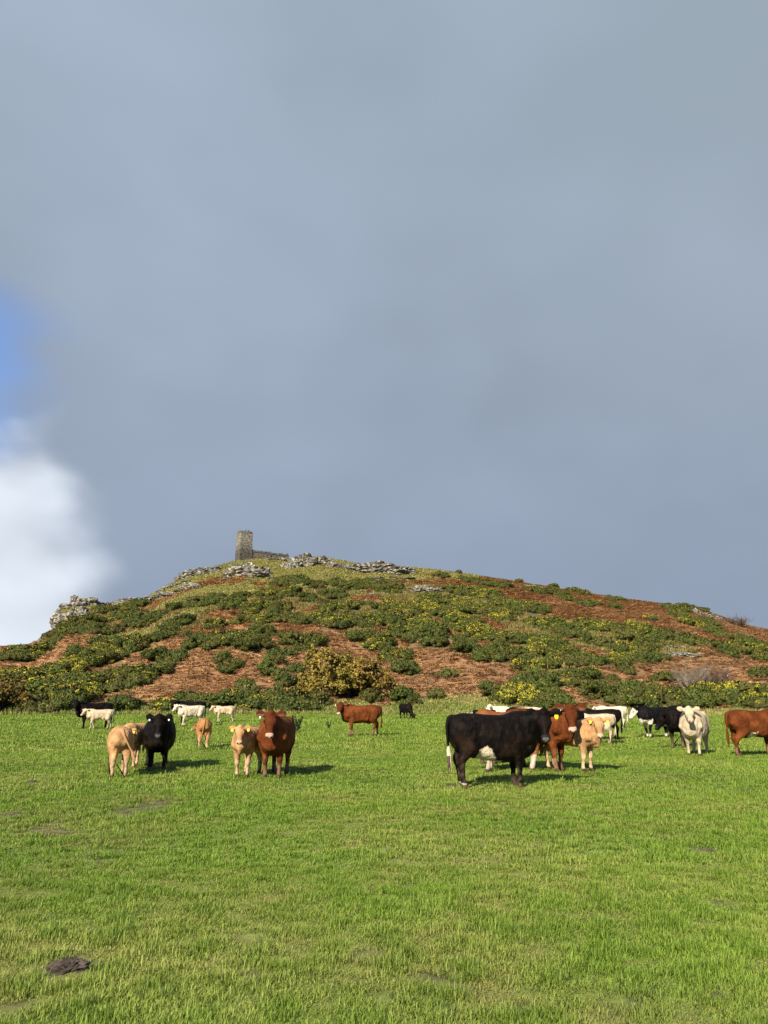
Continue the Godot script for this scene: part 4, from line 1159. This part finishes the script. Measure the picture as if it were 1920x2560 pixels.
func hilltop(stone: Material, rock: Material, leaf: Material, bark: Material) -> void:
	# the church: a square battlemented tower and a long low nave, turned about a third of a right angle
	var cx := -54.9
	var cd := 303.0
	var base := ground(cx, cd) - 0.6
	var ch := thing("church", "small ruined stone church with square tower on the hilltop", "church", Vector3(cx, base, -cd), deg_to_rad(33.0))
	var grey := Color(0.15, 0.135, 0.112)
	var w := 5.4
	var hh := 11.8
	var s := Soup.new()
	# courses step in slightly towards the top; quoins stand proud
	for k in 7:
		var y0 := hh * k / 7.0
		var r := w * 0.5 - 0.012 * k
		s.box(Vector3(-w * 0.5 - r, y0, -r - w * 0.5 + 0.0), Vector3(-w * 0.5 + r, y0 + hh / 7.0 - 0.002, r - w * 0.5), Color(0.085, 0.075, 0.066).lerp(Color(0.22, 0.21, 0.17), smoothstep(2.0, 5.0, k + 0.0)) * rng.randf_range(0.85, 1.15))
	part("tower", s.mesh(), stone, ch)
	var band := Soup.new()
	band.box(Vector3(-w + 0.03, hh, -w + 0.03), Vector3(-0.03, hh + 0.28, -0.03), grey * 0.9)
	part("parapet", band.mesh(), stone, ch)
	for k in 4:
		for side in 4:
			var m := Soup.new()
			var tall := rng.randf_range(0.25, 1.15)
			m.box(Vector3(-0.42, 0, -0.22), Vector3(0.42, tall, 0.22), grey * rng.randf_range(0.75, 1.15))
			var u := -w * 0.5 + w * (k + 0.5) / 4.0
			var at: Vector3 = [Vector3(u * 0.94, 0, w * 0.5 - 0.3), Vector3(u * 0.94, 0, -w * 0.5 + 0.3), Vector3(w * 0.5 - 0.3, 0, u * 0.72), Vector3(-w * 0.5 + 0.3, 0, u * 0.72)][side]
			var o := part("merlon", m.mesh(), stone, ch, Vector3(-w * 0.5, hh + 0.28, -w * 0.5) + at)
			if side > 1: o.rotation.y = PI / 2
	# nave to the right of the tower
	var L := 17.0
	var nv := Soup.new()
	nv.box(Vector3(0.01, -0.5, -w * 0.5 - 2.4), Vector3(L, 4.2, -0.35), grey * 0.85)
	part("nave", nv.mesh(), stone, ch)
	var led := Soup.new()
	led.box(Vector3(0.02, 4.2, -w * 0.5 - 2.5), Vector3(L + 0.1, 4.4, -0.25), grey * 0.6)
	part("string_course", led.mesh(), stone, ch)
	for k in 18:
		var m := Soup.new()
		m.box(Vector3(-0.33, 0, -0.25), Vector3(0.33, rng.randf_range(0.35, 0.85), 0.25), grey * rng.randf_range(0.55, 1.0))
		part("merlon", m.mesh(), stone, ch, Vector3(0.5 + 0.93 * k, 4.4, -0.55))
	for u in [8.7]:
		var dr := Soup.new()
		dr.box(Vector3(-0.3, 0, -0.1), Vector3(0.3, 1.9, 0.006), Color(0.02, 0.018, 0.018))
		part("window", dr.mesh(), stone, ch, Vector3(u, 1.9, -0.35))
	# railing left of the tower
	var rl := thing("railing", "thin metal railing on the brow left of the church tower", "railing", on(-61.3, 299.5))
	for k in 4:
		var p := Soup.new()
		p.tube(PackedVector3Array([Vector3(k * 0.95, -0.2, 0), Vector3(k * 0.95, 1.15, 0)]), PackedFloat32Array([0.045, 0.045]), 6, Color(0.12, 0.13, 0.14))
		part("post", p.mesh(), bark, rl)
	for y in [0.55, 1.1]:
		var p := Soup.new()
		p.tube(PackedVector3Array([Vector3(0, y, 0), Vector3(2.85, y + 0.1, 0)]), PackedFloat32Array([0.035, 0.035]), 6, Color(0.12, 0.13, 0.14))
		part("rail", p.mesh(), bark, rl)
	# crags
	var stones := []
	for v in 6: stones.append(boulder(50 + v, [0.8, 0.55, 0.7, 0.9, 0.5, 0.65][v]))
	var rocks := []
	for e in [
		[-93.3, 223.5, 5.5, 4.2, "tall pale cliff"],
		[-82.9, 198.7, 4.8, 3.6, "stepped grey ledges under the cliff"],
		[-88.4, 196.3, 2.9, 1.6, "low grey rocks"],
		[-85, 234.5, 4.1, 1.6, "flat rocks on the shoulder"],
		[-71.4, 237.3, 4.1, 2.2, "pale crag"],
		[-64.4, 241.6, 3.9, 2, "grey rocks"],
		[-69.5, 276.2, 7.6, 3.2, "pale rocks on the skyline"],
		[-74.1, 276.8, 3.4, 1.5, "low rocks in the grass"],
		[-47.2, 254, 8.2, 4.5, "pale lichened crag"],
		[-41.8, 251, 4.4, 1.8, "broken pale rocks"],
		[-54.5, 249.5, 2, 1.4, "single pale boulder"],
		[-34.4, 279, 4.5, 3.8, "tall pale crag beside the nave"],
		[-28.5, 280.7, 8.2, 4.9, "large pale lichened crag"],
		[-20.2, 283.5, 5.8, 2.2, "broken grey rocks"],
		[-16.3, 283.5, 4.6, 1.9, "pale slab in the grass"],
		[-6.2, 284.1, 8.2, 4.7, "dark grey crag"],
		[2.3, 280.1, 10.1, 3.6, "long dark outcrop"],
		[7.2, 265.4, 4.2, 1.1, "long low white slab"],
		[12.9, 236.8, 5.4, 2.7, "grey rock face in the gorse"],
		[16.2, 238.3, 3.2, 1.6, "small grey rocks"],
		[-2.5, 227.1, 2.5, 1.2, "low grey rock"],
		[-2.8, 260.7, 3.5, 1, "low pale rock"],
		[106, 253.5, 3.1, 1.4, "grey slabs on the skyline"],
		[107.8, 247, 3.6, 1.4, "tilted grey slabs"],
		[109.5, 245, 2.6, 1.4, "low tilted slab"],
		[54.9, 141.4, 3.9, 1.2, "long dark rock face in the gorse"],
		[58.1, 147.5, 2.4, 0.6, "low dark ledge"],
		[55.7, 185.2, 2, 0.6, "thin pale slab in the gorse"],
		[-82.4, 241.6, 4.2, 1.6, "stepped pale rocks on the left brow"],
		[-79.5, 245.5, 4.4, 2, "broken rocks on the left brow"],
		[-75.1, 258.1, 4.5, 1.8, "grey crag on the left skyline"],
		[-72.7, 259.6, 3.9, 1.4, "small crag on the left skyline"],
		[-64.2, 272.9, 4.4, 1.9, "pale stones in the turf"],
		[-91.5, 226.2, 6.1, 1.9, "flat grey rocks behind the cliff"],
		[-87, 226.7, 5.5, 1.5, "low ledge behind the cliff"],
		[-57.6, 284.1, 3.9, 1.1, "pale rocks under the tower wall"],
		[-43, 301, 5.2, 1.6, "stones at the end of the nave"],
	]:
		var t := thing("rock_outcrop", "%s %s" % [e[4], place_words(e[0], e[1])], "rock", on(e[0], e[1], -0.15), 0.0, "rock outcrops on the hill")
		var n := 3 if e[2] < 2.5 else 5 if e[2] < 4.5 else 7
		for k in n:
			var u := -1.0 + 2.0 * (k + 0.5) / n
			var p := part("boulder", stones[rng.randi() % 6], rock, t)
			var r: float = e[2] * (0.55 if n < 7 else 0.45) * rng.randf_range(0.8, 1.3)
			var up: float = e[3] * rng.randf_range(0.55, 1.0) * (1.0 - 0.35 * absf(u))
			p.scale = Vector3(r, up, r * rng.randf_range(0.7, 1.1))
			p.rotation = Vector3(rng.randf_range(-0.12, 0.12), rng.randf() * TAU, rng.randf_range(-0.2, 0.2))
			var x: float = u * e[2] * 0.85
			var dd: float = rng.randf_range(-0.9, 0.9) * e[3]
			p.position = Vector3(x, ground(e[0] + x, e[1] + dd) - t.position.y + up * 0.25, -dd)
		rocks.append(t)
	tell_apart(rocks)

func small_things(earth: Material, bark: Material, leaf: Material) -> void:
	# molehill in the near grass
	var t := thing("molehill", "dark heap of dried earth in the near grass at lower left", "molehill", on(-1.95, 5.1, -0.006))
	var sp := SphereMesh.new()
	sp.radius = 1.0; sp.height = 2.0; sp.radial_segments = 64; sp.rings = 30
	var a := sp.get_mesh_arrays()
	var s := Soup.new()
	var v: PackedVector3Array = a[Mesh.ARRAY_VERTEX]
	var nc := FastNoiseLite.new()
	nc.noise_type = FastNoiseLite.TYPE_CELLULAR
	nc.frequency = 2.4
	var p := PackedVector3Array()
	for q in v:
		var k := 1.0 + 0.3 * n_fine.get_noise_3dv(q * 1.6) + 0.22 * nc.get_noise_3dv(q) + 0.22 * n_fine.get_noise_3dv(q * 5.0)
		p.append(Vector3(q.x * 0.15 * k, maxf(-0.03, q.y * 0.06 * k), q.z * 0.1 * k))
	var idx: PackedInt32Array = a[Mesh.ARRAY_INDEX]
	for k in range(0, idx.size(), 3):
		var m := (v[idx[k]] + v[idx[k + 1]]) * 0.5
		s.face(p[idx[k]], p[idx[k + 1]], p[idx[k + 2]], Color(0.035, 0.026, 0.021).lerp(Color(0.085, 0.066, 0.052), clampf(0.4 + n_fine.get_noise_3dv(m * 3.0), 0, 1)))
	part("earth", s.mesh(), earth, t)
	# weeds and a stick
	for e in [[-4.7, 41.3, 1.0, "dark leafy thistle in the grass right of the front-facing red cow"], [-3.3, 46.0, 0.45, "small low thistle beyond the front-facing red cow"], [-12.8, 24.0, 0.4, "low dark weed in the grass left of the tan calves"]]:
		var w := thing("thistle", e[3], "weed", on(e[0], e[1]))
		var st := Soup.new()
		var lf := Soup.new()
		for k in 7:
			var d: Vector3 = Vector3(rng.randf_range(-0.5, 0.5), 1.0, rng.randf_range(-0.5, 0.5)).normalized() * e[2] * rng.randf_range(0.5, 0.95)
			st.tube(PackedVector3Array([Vector3.ZERO, d * 0.5, d]), PackedFloat32Array([0.02, 0.015, 0.006]), 5, Color(0.05, 0.055, 0.02))
			for j in 16: spray(lf, d * rng.randf_range(0.15, 1.0), (d.normalized() + ball_point() * 0.8).normalized(), 0.17 * e[2], Color(0.04, 0.065, 0.02), 2, 0.3)
		part("stem", st.mesh(), bark, w)
		part("leaves", lf.mesh(), leaf, w)
	# fence posts at the field edge
	for e in [[-7.9, 94.5, "weathered fence post left of the autumn tree trunk"], [-5.2, 94.5, "weathered fence post in front of the autumn tree trunk"], [-0.9, 94.0, "weathered fence post right of the autumn tree"]]:
		var f := thing("fence_post", e[2], "fence post", on(e[0], e[1]), 0.0, "fence posts along the field edge")
		var q := Soup.new()
		q.tube(PackedVector3Array([Vector3(0, -0.2, 0), Vector3(0.02, 0.6, 0), Vector3(0.03, 1.15, 0), Vector3(0.03, 1.17, 0)]), PackedFloat32Array([0.06, 0.055, 0.05, 0.0]), 7, Color(0.3, 0.26, 0.2))
		part("wood", q.mesh(), bark, f)
	# cow pats
	for e in [[-3.65, 25.5, 0.16, "dark cow pat beside the small tan calf seen from behind"], [-7.6, 22.6, 0.2, "dark cow pat in the grass left of the tan calves"], [-7.0, 15.6, 0.1, "dark cow pat in the grass at left below the tan calves"], [1.27, 15.0, 0.12, "small cow pat in the short grass behind the large black cow's tail"]]:
		var c := thing("cow_pat", e[3], "cow pat", on(e[0], e[1]), 0.0, "cow pats in the pasture")
		var q := Soup.new()
		var rings := [[0.0, 0.05], [0.55, 0.055], [0.85, 0.04], [1.0, 0.0]]
		for j in 3:
			for i in 14:
				var pt := []
				for g in [[0, 0], [0, 1], [1, 1], [1, 0]]:
					var an: float = TAU * (i + g[1]) / 14.0
					var rr = rings[j + g[0]]
					pt.append(Vector3(cos(an) * rr[0], 0, sin(an) * rr[0]) * e[2] * (1.0 + 0.2 * sin(an * 3.0 + e[0])) + Vector3(0, rr[1], 0))
				q.quad(pt[0], pt[1], pt[2], pt[3], Color(0.05, 0.04, 0.025))
		part("dung", q.mesh(), earth, c)
